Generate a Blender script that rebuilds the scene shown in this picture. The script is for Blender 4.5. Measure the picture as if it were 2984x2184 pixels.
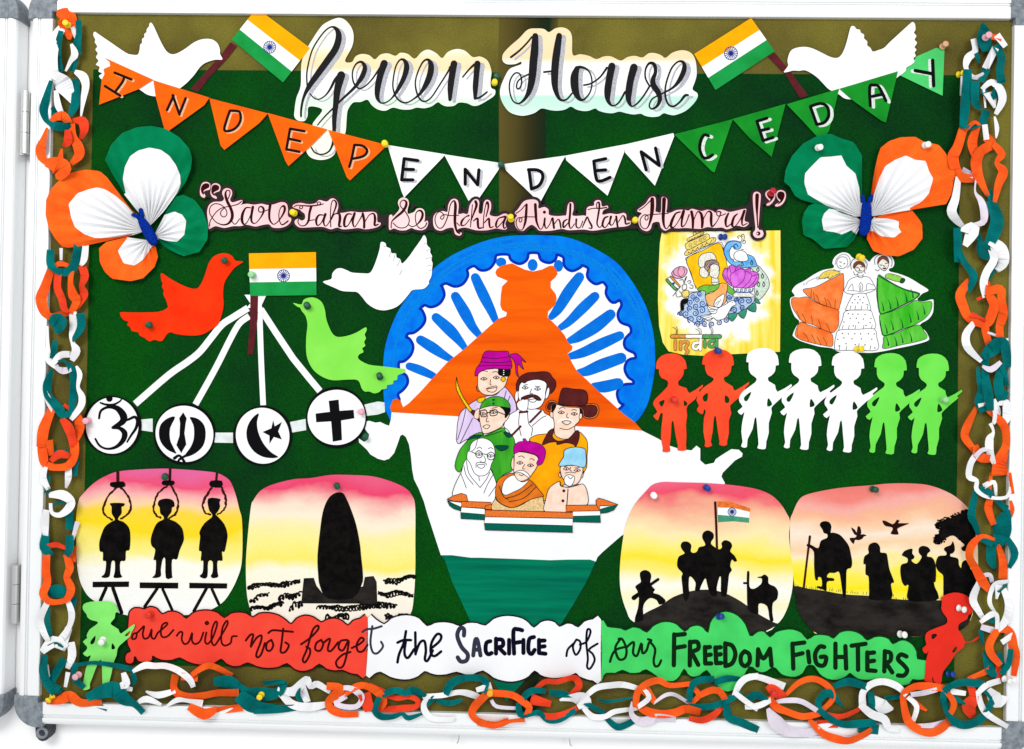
import bpy, bmesh, math, random
from mathutils import Vector, Matrix, Euler
from mathutils.geometry import tessellate_polygon
random.seed(7)
scene = bpy.context.scene
for o in list(bpy.data.objects): bpy.data.objects.remove(o)
COL = scene.collection

# ------------------------------------------------------------------ camera
CAM_ROT = Euler((1.57739314, -0.0168594, 0.02274039), 'XYZ')
CAM_POS = Vector((0.0212514, -1.90256792, -0.03679769))
F_PX = 0.80 * 2984
cam_data = bpy.data.cameras.new('camera')
cam = bpy.data.objects.new('camera', cam_data); COL.objects.link(cam)
cam.location = CAM_POS; cam.rotation_euler = CAM_ROT
cam_data.sensor_width = 36.0; cam_data.lens = 36.0 * 0.80
cam_data.clip_start = 0.05; cam_data.clip_end = 50
scene.camera = cam

# ------------------------------------------------------------------ light
world = bpy.data.worlds.new('World'); scene.world = world; world.use_nodes = True
bg = world.node_tree.nodes['Background']
bg.inputs['Color'].default_value = (0.97, 0.985, 1.0, 1); bg.inputs['Strength'].default_value = 0.74
def area(name, loc, target, sx, sy, power, color):
    d = bpy.data.lights.new(name, 'AREA'); d.shape = 'RECTANGLE'; d.size = sx; d.size_y = sy
    d.energy = power; d.color = color
    o = bpy.data.objects.new(name, d); COL.objects.link(o)
    o.location = loc
    o.rotation_euler = (Vector(target) - Vector(loc)).to_track_quat('-Z', 'Y').to_euler()
    return o
area('corridor_light', (-1.3, -3.3, 1.75), (0.0, 0, -0.1), 1.8, 1.2, 98, (1.0, 0.985, 0.95))
area('fill_light', (1.9, -3.5, 0.3), (0.0, 0, -0.15), 1.6, 1.6, 52, (0.96, 0.98, 1.0))  # unseen fill added from the right to even the light over the board
scene.view_settings.view_transform = 'Standard'; scene.view_settings.look = 'None'
scene.view_settings.exposure = 0.0; scene.view_settings.gamma = 1.0
scene.view_settings.use_curve_mapping = False
LIGHT = 1.34          # mean irradiance / pi on the board: a 0.75 white paper lands at display white

# ------------------------------------------------------------------ pixel -> place on the board
RM = CAM_ROT.to_matrix()
def W(px, py, d):
    """point on the plane d metres in front of the board that stands at photo pixel (px, py)"""
    v = RM @ Vector(((px - 1492) / F_PX, (1092 - py) / F_PX, -1.0))
    t = (-d - CAM_POS.y) / v.y
    return CAM_POS + v * t
Z8 = 2.75375
TILE = {'A':(0,0,Z8),'B':(800,0,Z8),'C':(1400,0,Z8),'D':(2184,0,Z8),'E':(0,350,Z8),'F':(500,500,Z8),
 'G':(1100,650,Z8),'H':(1700,500,Z8),'I':(2184,350,Z8),'J':(0,900,Z8),'K':(600,900,Z8),'L':(1250,980,2.7533),
 'M':(1750,950,Z8),'N':(2184,900,Z8),'O':(0,1584,Z8),'P':(700,1584,Z8),'Q':(1400,1584,Z8),'R':(2184,1584,Z8),
 'S':(200,1340,Z8),'U':(1780,1350,3.3033),'V':(2280,1380,3.3033),'W':(0,0,0.75637),
 'a':(560,500,3.7617),'b':(1100,520,3.7617),'c':(1700,520,3.7617),'d':(1900,660,4.13),'e':(2290,720,5.0156),
 'f':(100,20,2.755),'g':(100,700,2.755),'h':(90,1280,2.755),'i':(2740,60,2.36),'j':(2740,700,2.36),'k':(2740,1300,2.36),
 'l':(0,1950,7.058),'p':(0,0,1.0)}
def T(tile, s):
    """'x,y x,y,w ...' measured in an enlarged tile -> photo pixels (w scales too)"""
    ox, oy, k = TILE[tile]
    out = []
    for tok in s.split():
        v = [float(q) for q in tok.split(',')]
        p = [ox + v[0] / k, oy + v[1] / k]
        if len(v) > 2: p.append(v[2] / k)
        out.append(tuple(p))
    return out
def smooth(pts, n=5, closed=True):
    """Catmull-Rom through the points (any number of components)"""
    m = len(pts); out = []
    if m < 3: return list(pts)
    if closed:                                # a doubled point is a sharp corner: smooth between corners only
        cs = [i for i in range(m) if pts[i][:2] == pts[(i+1) % m][:2]]
        if cs:
            for a, b in zip(cs, cs[1:] + [cs[0] + m]):
                seg = [pts[j % m] for j in range(a+1, b+1)]
                out += smooth(seg, n, False)[:-1] if len(seg) > 2 else seg[:1]
            return out
    rng = range(m) if closed else range(m - 1)
    for i in rng:
        if closed: p0, p1, p2, p3 = pts[(i-1) % m], pts[i], pts[(i+1) % m], pts[(i+2) % m]
        else: p0, p1, p2, p3 = pts[max(i-1, 0)], pts[i], pts[i+1], pts[min(i+2, m-1)]
        for j in range(n):
            t = j / n
            out.append(tuple(0.5*((2*b) + (-a+c)*t + (2*a-5*b+4*c-d)*t*t + (-a+3*b-3*c+d)*t*t*t)
                             for a, b, c, d in zip(p0, p1, p2, p3)))
    if not closed: out.append(tuple(pts[-1]))
    return out
def circle(cx, cy, r, n=24, ry=None, rot=0):
    ry = ry or r
    c, s = math.cos(rot), math.sin(rot)
    return [(cx + r*math.cos(a)*c - ry*math.sin(a)*s, cy + r*math.cos(a)*s + ry*math.sin(a)*c)
            for a in (2*math.pi*i/n for i in range(n))]

# ------------------------------------------------------------------ objects
def link_mesh(name, verts, faces, mat, parent=None, smooth_shade=False):
    me = bpy.data.meshes.new(name); me.from_pydata([tuple(v) for v in verts], [], faces); me.update()
    bm = bmesh.new(); bm.from_mesh(me); bmesh.ops.recalc_face_normals(bm, faces=bm.faces); bm.to_mesh(me); bm.free()
    if smooth_shade:
        for p in me.polygons: p.use_smooth = True
    if mat: me.materials.append(mat)
    o = bpy.data.objects.new(name, me); COL.objects.link(o)
    if parent: attach(o, parent)
    return o
def attach(o, parent):
    o.parent = parent
    o.matrix_parent_inverse = parent.matrix_world.inverted()
def thing(name, label, cat, at, group=None):
    o = bpy.data.objects.new(name, None); COL.objects.link(o)
    o.location = at; o.empty_display_size = 0.03
    bpy.context.view_layer.update()
    return tag(o, label, cat, group)
def tag(o, label, cat, group=None):
    o['label'] = label; o['category'] = cat
    if group: o['group'] = group
    return o
def struct(o): o['kind'] = 'structure'; return o

class Plane:
    """a sheet lying d mm in front of the board, optionally tilted: depth = d + gx*(px-cx) + gy*(py-cy) (mm per 100 px)"""
    def __init__(s, d, gx=0, gy=0, c=(0, 0)): s.d, s.gx, s.gy, s.c = d, gx, gy, c
    def at(s, px, py, extra=0):
        return (s.d + s.gx*(px-s.c[0])/100 + s.gy*(py-s.c[1])/100 + extra) * 0.001
def PL(pl): return pl if isinstance(pl, Plane) else Plane(pl)

def poly(loops, pl, extra=0.0, thick=0.0, verts=None, faces=None):
    """flat polygon with holes; thick > 0 gives it side walls and a back (mm)"""
    pl = PL(pl); verts = [] if verts is None else verts; faces = [] if faces is None else faces
    cl = []
    for l in loops:                       # drop coincident neighbours (doubled points mark sharp corners)
        q = [p[:2] for i, p in enumerate(l) if math.hypot(p[0]-l[i-1][0], p[1]-l[i-1][1]) > .02]
        cl.append(q)
    loops = cl
    flat = [p for l in loops for p in l]
    tris = tessellate_polygon([[Vector((p[0], p[1], 0)) for p in l] for l in loops])
    b = len(verts)
    front = [W(x, y, pl.at(x, y, extra)) for x, y in flat]
    verts += front
    faces += [tuple(b + i for i in t) for t in tris]
    if thick:
        n = len(flat); off = Vector((0, thick * 0.001, 0))
        verts += [v + off for v in front]
        faces += [tuple(b + n + i for i in reversed(t)) for t in tris]
        k = 0
        for l in loops:
            m = len(l)
            for i in range(m):
                j = (i + 1) % m
                faces.append((b+k+i, b+k+j, b+n+k+j, b+n+k+i))
            k += m
    return verts, faces
def sheet(name, loops, pl, mat, parent=None, thick=0.6, extra=0.0):
    if loops and isinstance(loops[0][0], (int, float)): loops = [loops]
    v, f = poly(loops, pl, extra, thick)
    return link_mesh(name, v, f, mat, parent)
def ribbon2d(pts, w, taper=False):
    """outline of a pen stroke of given width (px); per-point widths when the points carry them"""
    P = [(p[0], p[1]) for p in pts]; wd = [p[2] if len(p) > 2 else w for p in pts]
    n = len(P); L = []; R = []
    for i in range(n):
        a = P[max(i-1, 0)]; b = P[min(i+1, n-1)]
        dx, dy = b[0]-a[0], b[1]-a[1]; l = math.hypot(dx, dy) or 1
        nx, ny = -dy/l, dx/l; h = wd[i]/2
        L.append((P[i][0]+nx*h, P[i][1]+ny*h)); R.append((P[i][0]-nx*h, P[i][1]-ny*h))
    return L, R, P, wd
def strokes(name, lines, pl, mat, parent, w=3.0, extra=0.25, sm=4, climb=0.07):
    """pen or brush lines laid on a sheet: one mesh of many strokes with round ends"""
    pl = PL(pl); verts = []; faces = []
    for idx, ln in enumerate(lines):
        if len(ln) == 1:
            ring = circle(ln[0][0], ln[0][1], (ln[0][2] if len(ln[0]) > 2 else w)/2, 10)
            poly([ring], pl, extra, 0, verts, faces); continue
        if len(ln[0]) > 2 or any(len(q) > 2 for q in ln):
            last = w; q2 = []
            for q in ln:
                if len(q) > 2: last = q[2]
                q2.append((q[0], q[1], last))
            ln = q2
        s = smooth(ln, sm, False) if len(ln) > 2 and sm > 1 else ln
        L, R, P, wd = ribbon2d(s, w)
        ex = extra + 0.004 * (idx % 40)
        b = len(verts); n = len(s)
        for i in range(n):
            e2 = ex + climb * i / n
            verts.append(W(L[i][0], L[i][1], pl.at(L[i][0], L[i][1], e2)))
            verts.append(W(R[i][0], R[i][1], pl.at(R[i][0], R[i][1], e2)))
        for i in range(n-1): faces.append((b+2*i, b+2*i+1, b+2*i+3, b+2*i+2))
        for e, (i, sg) in enumerate(((0, -1), (n-1, 1))):   # round caps
            a = P[max(i-1, 0)]; c = P[min(i+1, n-1)]
            ang = math.atan2((c[1]-a[1])*sg, (c[0]-a[0])*sg)
            r = wd[i]/2; k = 5
            cap = [(P[i][0]+r*math.cos(ang-math.pi/2+math.pi*j/k), P[i][1]+r*math.sin(ang-math.pi/2+math.pi*j/k)) for j in range(k+1)]
            bb = len(verts)
            for x, y in cap: verts.append(W(x, y, pl.at(x, y, ex + (climb*1.1 if e else -climb*.1))))
            faces.append(tuple(range(bb, bb+k+1)))
    o = link_mesh(name, verts, faces, mat, parent)
    return o

# ------------------------------------------------------------------ materials
def lin(c): 
    c /= 255.0
    return c/12.92 if c <= 0.04045 else ((c+0.055)/1.055)**2.4
def alb(rgb, k=1.0): return tuple(min(0.86, lin(c)/LIGHT*k) for c in rgb) + (1,)
MATS = {}
def nodes_of(name):
    m = bpy.data.materials.new(name); m.use_nodes = True
    nt = m.node_tree; return m, nt, nt.nodes['Principled BSDF']
def add(nt, t, **kw):
    n = nt.nodes.new(t)
    for k, v in kw.items():
        if k.startswith('i_'): n.inputs[k[2:].replace('_', ' ')].default_value = v
        else: setattr(n, k, v)
    return n
def paper(name, rgb, rough=0.8, var=0.06, scale=60, bump=0.03, rgb2=None, grain=900, streak=None, speck=0):
    """matte paper / paint: slight mottling and fibre grain; streak=(sx,sy,sz) stretches the mottling into marker lines"""
    if name in MATS: return MATS[name]
    m, nt, b = nodes_of(name)
    tc = add(nt, 'ShaderNodeTexCoord'); src = tc.outputs['Object']
    mp = add(nt, 'ShaderNodeMapping')
    mp.inputs['Scale'].default_value = streak if streak else (1, 1, 1)
    nt.links.new(src, mp.inputs['Vector'])
    n1 = add(nt, 'ShaderNodeTexNoise', i_Scale=scale, i_Detail=5.0, i_Roughness=0.6)
    nt.links.new(mp.outputs[0], n1.inputs['Vector'])
    a = alb(rgb); r2 = rgb2 if rgb2 else tuple(max(0, c*(1-var*2.2)) for c in rgb)
    ramp = add(nt, 'ShaderNodeValToRGB')
    ramp.color_ramp.elements[0].position = 0.33; ramp.color_ramp.elements[1].position = 0.62
    ramp.color_ramp.elements[0].color = alb(r2); ramp.color_ramp.elements[1].color = a
    nt.links.new(n1.outputs['Fac'], ramp.inputs[0])
    out = ramp.outputs[0]
    if speck:                                # felt / cloth fibres: lighter and darker flecks
        n3 = add(nt, 'ShaderNodeTexNoise', i_Scale=330.0, i_Detail=3.0); nt.links.new(src, n3.inputs['Vector'])
        mr = add(nt, 'ShaderNodeMapRange'); mr.inputs[1].default_value = .3; mr.inputs[2].default_value = .7; mr.inputs[3].default_value = 1-speck; mr.inputs[4].default_value = 1+speck
        nt.links.new(n3.outputs['Fac'], mr.inputs[0])
        mx = add(nt, 'ShaderNodeMix', data_type='RGBA', blend_type='MULTIPLY'); mx.inputs[0].default_value = 1.0
        nt.links.new(out, mx.inputs[6]); nt.links.new(mr.outputs[0], mx.inputs[7]); out = mx.outputs[2]
    nt.links.new(out, b.inputs['Base Color'])
    b.inputs['Roughness'].default_value = rough
    b.inputs['Specular IOR Level'].default_value = 0.03
    if bump:
        n2 = add(nt, 'ShaderNodeTexNoise', i_Scale=grain, i_Detail=3.0)
        nt.links.new(src, n2.inputs['Vector'])
        bp = add(nt, 'ShaderNodeBump', i_Strength=bump, i_Distance=0.002)
        nt.links.new(n2.outputs['Fac'], bp.inputs['Height'])
        nt.links.new(bp.outputs[0], b.inputs['Normal'])
    MATS[name] = m; return m
def ink(name, rgb, rough=0.6):
    return paper(name, rgb, rough, 0.10, 300, 0)
WHITE = paper('white_paper', (253, 253, 255), var=0.012, scale=8)
BLACK = ink('black_ink', (14, 13, 16))
# ------------------------------------------------------------------ wall and boards
def wash_mat(name, stops, cx=1500, rough=0.85, warp=0.012, wscale=6.0, streak=(1, 1, 1), fine=0.018):
    """painted colour wash: pigment bands over the sheet's height, edges bled by noise"""
    m, nt, b = nodes_of(name)
    tc = add(nt, 'ShaderNodeTexCoord'); sp = add(nt, 'ShaderNodeSeparateXYZ')
    nt.links.new(tc.outputs['Object'], sp.inputs[0])
    mp = add(nt, 'ShaderNodeMapping'); mp.inputs['Scale'].default_value = streak
    nt.links.new(tc.outputs['Object'], mp.inputs['Vector'])
    nz = add(nt, 'ShaderNodeTexNoise', i_Scale=wscale, i_Detail=4.0); nt.links.new(mp.outputs[0], nz.inputs['Vector'])
    zs = [W(cx, py, 0.004).z for py, _ in stops]; z0, z1 = min(zs), max(zs)
    sub = add(nt, 'ShaderNodeMath', operation='MULTIPLY_ADD'); sub.inputs[1].default_value = 2*warp*2; sub.inputs[2].default_value = -2*warp
    nt.links.new(nz.outputs['Fac'], sub.inputs[0])
    ad = add(nt, 'ShaderNodeMath', operation='ADD'); nt.links.new(sp.outputs['Z'], ad.inputs[0]); nt.links.new(sub.outputs[0], ad.inputs[1])
    mr = add(nt, 'ShaderNodeMapRange'); mr.inputs[1].default_value = z0; mr.inputs[2].default_value = z1
    nt.links.new(ad.outputs[0], mr.inputs[0])
    ramp = add(nt, 'ShaderNodeValToRGB'); cr = ramp.color_ramp
    ps = sorted(((z-z0)/(z1-z0), c) for z, (_, c) in zip(zs, stops))
    while len(cr.elements) < len(ps): cr.elements.new(0.5)
    for e, (p, c) in zip(cr.elements, ps): e.position = p; e.color = alb(c)
    nt.links.new(mr.outputs[0], ramp.inputs[0])
    n2 = add(nt, 'ShaderNodeTexNoise', i_Scale=160.0, i_Detail=4.0); nt.links.new(mp.outputs[0], n2.inputs['Vector'])
    mx = add(nt, 'ShaderNodeMix', data_type='RGBA', blend_type='MULTIPLY'); mx.inputs[0].default_value = 1.0
    r2 = add(nt, 'ShaderNodeValToRGB'); r2.color_ramp.elements[0].position = 0.35; r2.color_ramp.elements[1].position = 0.6
    g = 1 - fine*2; r2.color_ramp.elements[0].color = (g, g, g, 1); r2.color_ramp.elements[1].color = (1, 1, 1, 1)
    nt.links.new(n2.outputs['Fac'], r2.inputs[0])
    nt.links.new(ramp.outputs[0], mx.inputs[6]); nt.links.new(r2.outputs[0], mx.inputs[7])
    nt.links.new(mx.outputs[2], b.inputs['Base Color'])
    b.inputs['Roughness'].default_value = rough; b.inputs['Specular IOR Level'].default_value = 0.03
    return m

M_WALL = paper('wall_paint', (270, 270, 270), var=0.004, scale=5, bump=0.06, grain=260)
m, nt, b = nodes_of('brushed_aluminium')
b.inputs['Base Color'].default_value = (0.81, 0.825, 0.83, 1); b.inputs['Metallic'].default_value = 0.3
b.inputs['Roughness'].default_value = 0.42
tc = add(nt, 'ShaderNodeTexCoord'); nz = add(nt, 'ShaderNodeTexNoise', i_Scale=420.0, i_Detail=2.0)
nt.links.new(tc.outputs['Object'], nz.inputs['Vector'])
bp = add(nt, 'ShaderNodeBump', i_Strength=0.05, i_Distance=0.001); nt.links.new(nz.outputs['Fac'], bp.inputs['Height']); nt.links.new(bp.outputs[0], b.inputs['Normal'])
M_ALU = m
m, nt, b = nodes_of('hinge_steel')
b.inputs['Base Color'].default_value = (0.55, 0.56, 0.55, 1); b.inputs['Metallic'].default_value = 0.8; b.inputs['Roughness'].default_value = 0.35
M_STEEL = m
M_CAP = paper('grey_plastic', (150, 158, 166), rough=0.5, var=0.10, scale=90, bump=0.08, grain=700)
M_DARKCAP = paper('dark_grey_plastic', (78, 80, 88), rough=0.45, var=0.1, scale=90, bump=0.05)
M_OLIVE = paper('olive_pinboard_cloth', (120, 112, 46), rough=0.95, var=0.10, scale=3.0, bump=0.35, rgb2=(82, 73, 36), grain=520, speck=.22)
m, nt, b = nodes_of('dark_cloth_seam')       # cloth colour ramps darker across the strip between the two panels
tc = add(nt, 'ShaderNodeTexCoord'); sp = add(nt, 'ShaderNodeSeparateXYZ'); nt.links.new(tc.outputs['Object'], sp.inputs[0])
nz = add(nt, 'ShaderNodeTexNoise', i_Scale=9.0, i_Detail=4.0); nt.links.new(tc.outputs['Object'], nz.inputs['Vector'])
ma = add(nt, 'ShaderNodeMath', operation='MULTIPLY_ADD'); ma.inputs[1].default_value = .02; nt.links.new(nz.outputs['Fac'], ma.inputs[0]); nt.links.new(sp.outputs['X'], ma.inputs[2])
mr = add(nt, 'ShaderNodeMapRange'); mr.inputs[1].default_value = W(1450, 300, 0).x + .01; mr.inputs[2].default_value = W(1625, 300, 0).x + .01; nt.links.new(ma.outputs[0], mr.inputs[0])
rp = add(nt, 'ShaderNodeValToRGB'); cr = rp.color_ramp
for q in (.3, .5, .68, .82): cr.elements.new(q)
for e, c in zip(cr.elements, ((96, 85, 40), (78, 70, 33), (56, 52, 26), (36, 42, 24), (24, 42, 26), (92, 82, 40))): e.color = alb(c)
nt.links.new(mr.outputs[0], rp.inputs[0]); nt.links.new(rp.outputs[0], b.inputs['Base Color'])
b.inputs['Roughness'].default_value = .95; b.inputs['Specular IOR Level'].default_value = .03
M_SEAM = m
M_GREEN = paper('dark_green_sheet', (6, 76, 14), rough=0.8, var=0.12, scale=2.6, bump=0.22, rgb2=(8, 50, 22), grain=640, speck=.3)

wall = link_mesh('wall', [(-3.2, .036, -2.2), (3.2, .036, -2.2), (3.2, .036, 2.4), (-3.2, .036, 2.4)], [(0, 1, 2, 3)], M_WALL); struct(wall)

PROFILE = [(0, .001), (0, .0105), (.0015, .012), (.0265, .012), (.0275, .0085), (.0293, .0085), (.0300, .0122), (.0315, .0122),
           (.0325, .0085), (.0343, .0085), (.0350, .0126), (.0400, .0128), (.0450, .0116), (.0495, .0085), (.0525, .0035), (.0540, -.003), (.0545, -.012), (.0545, -.033), (0, -.033)]
def rail(name, a, bb, out, parent):
    """aluminium extrusion between two inner corners a->b, growing along 'out' (board plane x,z)"""
    verts = []; n = len(PROFILE); faces = []
    for (x, z) in (a, bb):
        for u, d in PROFILE: verts.append((x + out[0]*u, -d, z + out[1]*u))
    for i in range(n):
        j = (i+1) % n; faces.append((i, j, n+j, n+i))
    faces.append(tuple(range(n))); faces.append(tuple(range(n, 2*n)))
    return link_mesh(name, verts, faces, M_ALU, parent)
def corner_cap(parent, cx, cz, sx, sz, e1=.016, e2=.010):
    """moulded plastic cap over a frame corner; (cx, cz) inner corner, sx/sz point outwards"""
    R = .0575; pts = [(-e2, -e1*0)]
    pts = [(-e2, 0.0005), (-e2, R)]
    for k in range(0, 13):
        a = math.pi/2 * (1 - k/12)
        pts.append((R - .056 + .056*math.cos(a), R - .056 + .056*math.sin(a)))
    pts += [(R, -e1), (0.0005, -e1), (.0005, .0005)]
    verts = []; faces = []; m = len(pts)
    for d, s in ((.0140, .965), (.0125, 1.0), (-.034, 1.0)):
        for u, v in pts:
            uu = .02 + (u-.02)*s; vv = .02 + (v-.02)*s
            verts.append((cx + sx*uu, -d, cz + sz*vv))
    for r in (0, 1):
        for i in range(m):
            j = (i+1) % m; faces.append((r*m+i, r*m+j, (r+1)*m+j, (r+1)*m+i))
    tr = tessellate_polygon([[Vector((u, v, 0)) for u, v in pts]])
    faces += [tuple(t) for t in tr]
    o = link_mesh('corner_cap', verts, faces, M_CAP, parent)
    rib = [(-e2+.004, R*.62), (.010, R*.60), (.024, R*.50), (.034, R*.30), (R*.60, .004), (R*.62, -e1+.004)]
    v2 = []; f2 = []
    for k, (u, v) in enumerate(rib):
        l = math.hypot(u+.01, v+.01); nx, nz_ = (u+.01)/l, (v+.01)/l
        for s in (-.0011, .0011):
            v2.append((cx + sx*(u+nx*s), -.0146, cz + sz*(v+nz_*s)))
            v2.append((cx + sx*(u+nx*s), -.0120, cz + sz*(v+nz_*s)))
    for k in range(len(rib)-1):
        b0 = 4*k
        f2 += [(b0, b0+2, b0+6, b0+4), (b0, b0+1, b0+5, b0+4), (b0+2, b0+3, b0+7, b0+6)]
    link_mesh('moulded_rib', v2, f2, M_CAP, o)
    return o
HW, HH = 1.1135, 0.8080      # the rails' front edges stand 12 mm proud of the cloth
board = thing('notice_board', 'large aluminium-framed notice board holding the patriotic display', 'notice board', (0, 0, -HH))
def panel(name, x0, x1, z0, z1, y, mat, parent):
    return link_mesh(name, [(x0, y, z0), (x1, y, z0), (x1, y, z1), (x0, y, z1), (x0, y+.008, z0), (x1, y+.008, z0), (x1, y+.008, z1), (x0, y+.008, z1)],
                     [(0, 1, 2, 3), (4, 7, 6, 5), (0, 4, 5, 1), (1, 5, 6, 2), (2, 6, 7, 3), (3, 7, 4, 0)], mat, parent)
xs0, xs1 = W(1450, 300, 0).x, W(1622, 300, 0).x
panel('cloth_panel', -HW-.02, xs0, -HH-.02, HH+.02, 0, M_OLIVE, board)
panel('cloth_panel', xs1, HW+.02, -HH-.02, HH+.02, 0, M_OLIVE, board)
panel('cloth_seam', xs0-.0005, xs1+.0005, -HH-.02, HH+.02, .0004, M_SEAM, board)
rail('frame_rail', (-HW+.008, HH), (HW-.008, HH), (0, 1), board); rail('frame_rail', (-HW+.008, -HH), (HW-.008, -HH), (0, -1), board)
rail('frame_rail', (-HW, -HH+.014), (-HW, HH-.014), (-1, 0), board); rail('frame_rail', (HW, -HH+.014), (HW, HH-.014), (1, 0), board)
for sx in (-1, 1):
    for sz in (-1, 1): corner_cap(board, sx*HW, sz*HH, sx, sz)
def tube(name, pts, r, mat, parent, seg=8, sm=True):
    verts = []; faces = []
    for i, p in enumerate(pts):
        p = Vector(p); t = (Vector(pts[min(i+1, len(pts)-1)]) - Vector(pts[max(i-1, 0)])).normalized()
        a = t.cross(Vector((0, 1, 0.01))).normalized(); bb = t.cross(a)
        for k in range(seg):
            an = 2*math.pi*k/seg; verts.append(p + (a*math.cos(an) + bb*math.sin(an))*r)
    for i in range(len(pts)-1):
        for k in range(seg):
            faces.append((i*seg+k, i*seg+(k+1) % seg, (i+1)*seg+(k+1) % seg, (i+1)*seg+k))
    faces.append(tuple(range(seg))); faces.append(tuple(range((len(pts)-1)*seg, len(pts)*seg)))
    return link_mesh(name, verts, faces, mat, parent, sm)
# mounting eye under the lower-left corner, two feet and two hooks under the lower rail
lug = [T('l', "725,1130 730,1300 745,1390 800,1460 870,1490 950,1470 1015,1400 1035,1310 1030,1180 1100,1130")]
lug = sheet('mounting_eye', lug + [T('l', "810,1150 945,1150 930,1205 820,1205")], Plane(-2), M_DARKCAP, board, thick=24)
ring = sheet('eye_ring', [circle(*T('l', "860,1320")[0], 17, 28), circle(*T('l', "860,1320")[0], 9.5, 28)], Plane(1), M_CAP, lug, thick=4)
for tl, p in (('P', "1075,1480 1120,1482 1115,1500 1085,1500"), ('Q', "1990,1568 2032,1570 2028,1586 1996,1584")):
    sheet('rail_foot', T(tl, p), Plane(-6), M_DARKCAP, board, thick=18)
for tl, p in (('P', ((1752, 1505), (1756, 1560), (1745, 1600), (1738, 1604))), ('Q', ((715, 1535), (716, 1590), (722, 1622), (732, 1624)))):
    ox, oy, k = TILE[tl]
    tube('wire_hook', [W(ox+x/k, oy+y/k, -.012) for x, y in p], .0016, M_STEEL, board)
# neighbouring board, only its right end is in view
gap_r = W(50, 300, .004).x
NX = gap_r - .0545
nb = thing('neighbour_board', 'edge of a second aluminium-framed board hinged beside the display', 'notice board', (NX-.3, 0, -HH))
panel('cloth_panel', NX-.6, NX+.02, -HH-.02, HH+.02, .0006, M_OLIVE, nb)
rail('frame_rail', (NX, -HH+.014), (NX, HH-.014), (1, 0), nb)
rail('frame_rail', (NX-.6, HH), (NX-.008, HH), (0, 1), nb); rail('frame_rail', (NX-.6, -HH), (NX-.008, -HH), (0, -1), nb)
for sz in (-1, 1): corner_cap(nb, NX, sz*HH, 1, sz)
gx0 = NX + .0545; gx1 = -HW - .0545; gc = (gx0+gx1)/2
for y0, y1, lab in ((265, 448, 'steel barrel hinge between the boards, level with the bunting'), (1648, 1818, 'steel barrel hinge between the boards, level with the slogan banner')):
    z1, z0 = W(70, y0, 0).z, W(70, y1, 0).z
    h = thing('hinge', lab, 'hinge', (gc, 0.01, z0), 'board hinges')
    n = 3
    for k in range(n):
        a = z0 + (z1-z0)*k/n + .0006; c = z0 + (z1-z0)*(k+1)/n - .0006
        tube('knuckle', [(gc, .004, a), (gc, .004, c)], .0078, M_STEEL, h, 18, False)
    for s in (-1, 1):
        xa, xb = sorted((gc + s*.0062, gc + s*(gx1-gx0)/2 + s*.003))
        panel('leaf', xa, xb, z0, z1, .010, M_STEEL, h)

# dark green backing sheets
def backing(label, pts, d):
    o = sheet('backing_sheet', pts, d, M_GREEN, None, thick=.5)
    return tag(o, label, 'paper sheet')
backing('dark green paper sheet behind the word Green and the orange bunting', [(272, 203), (800, 206), (1453, 212), (1454, 700), (262, 700)], 1.0)
backing('dark green paper sheet behind the word House and the green bunting', [(1589, 214), (2200, 216), (2798, 220), (2795, 700), (1590, 700)], 1.0)
backing('widest dark green paper sheet, behind the map and the sunset pictures', [(262, 668), (1500, 662), (2795, 668), (2790, 1300), (2780, 1992), (1500, 1955), (231, 1936), (247, 1400)], 1.6)
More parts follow.
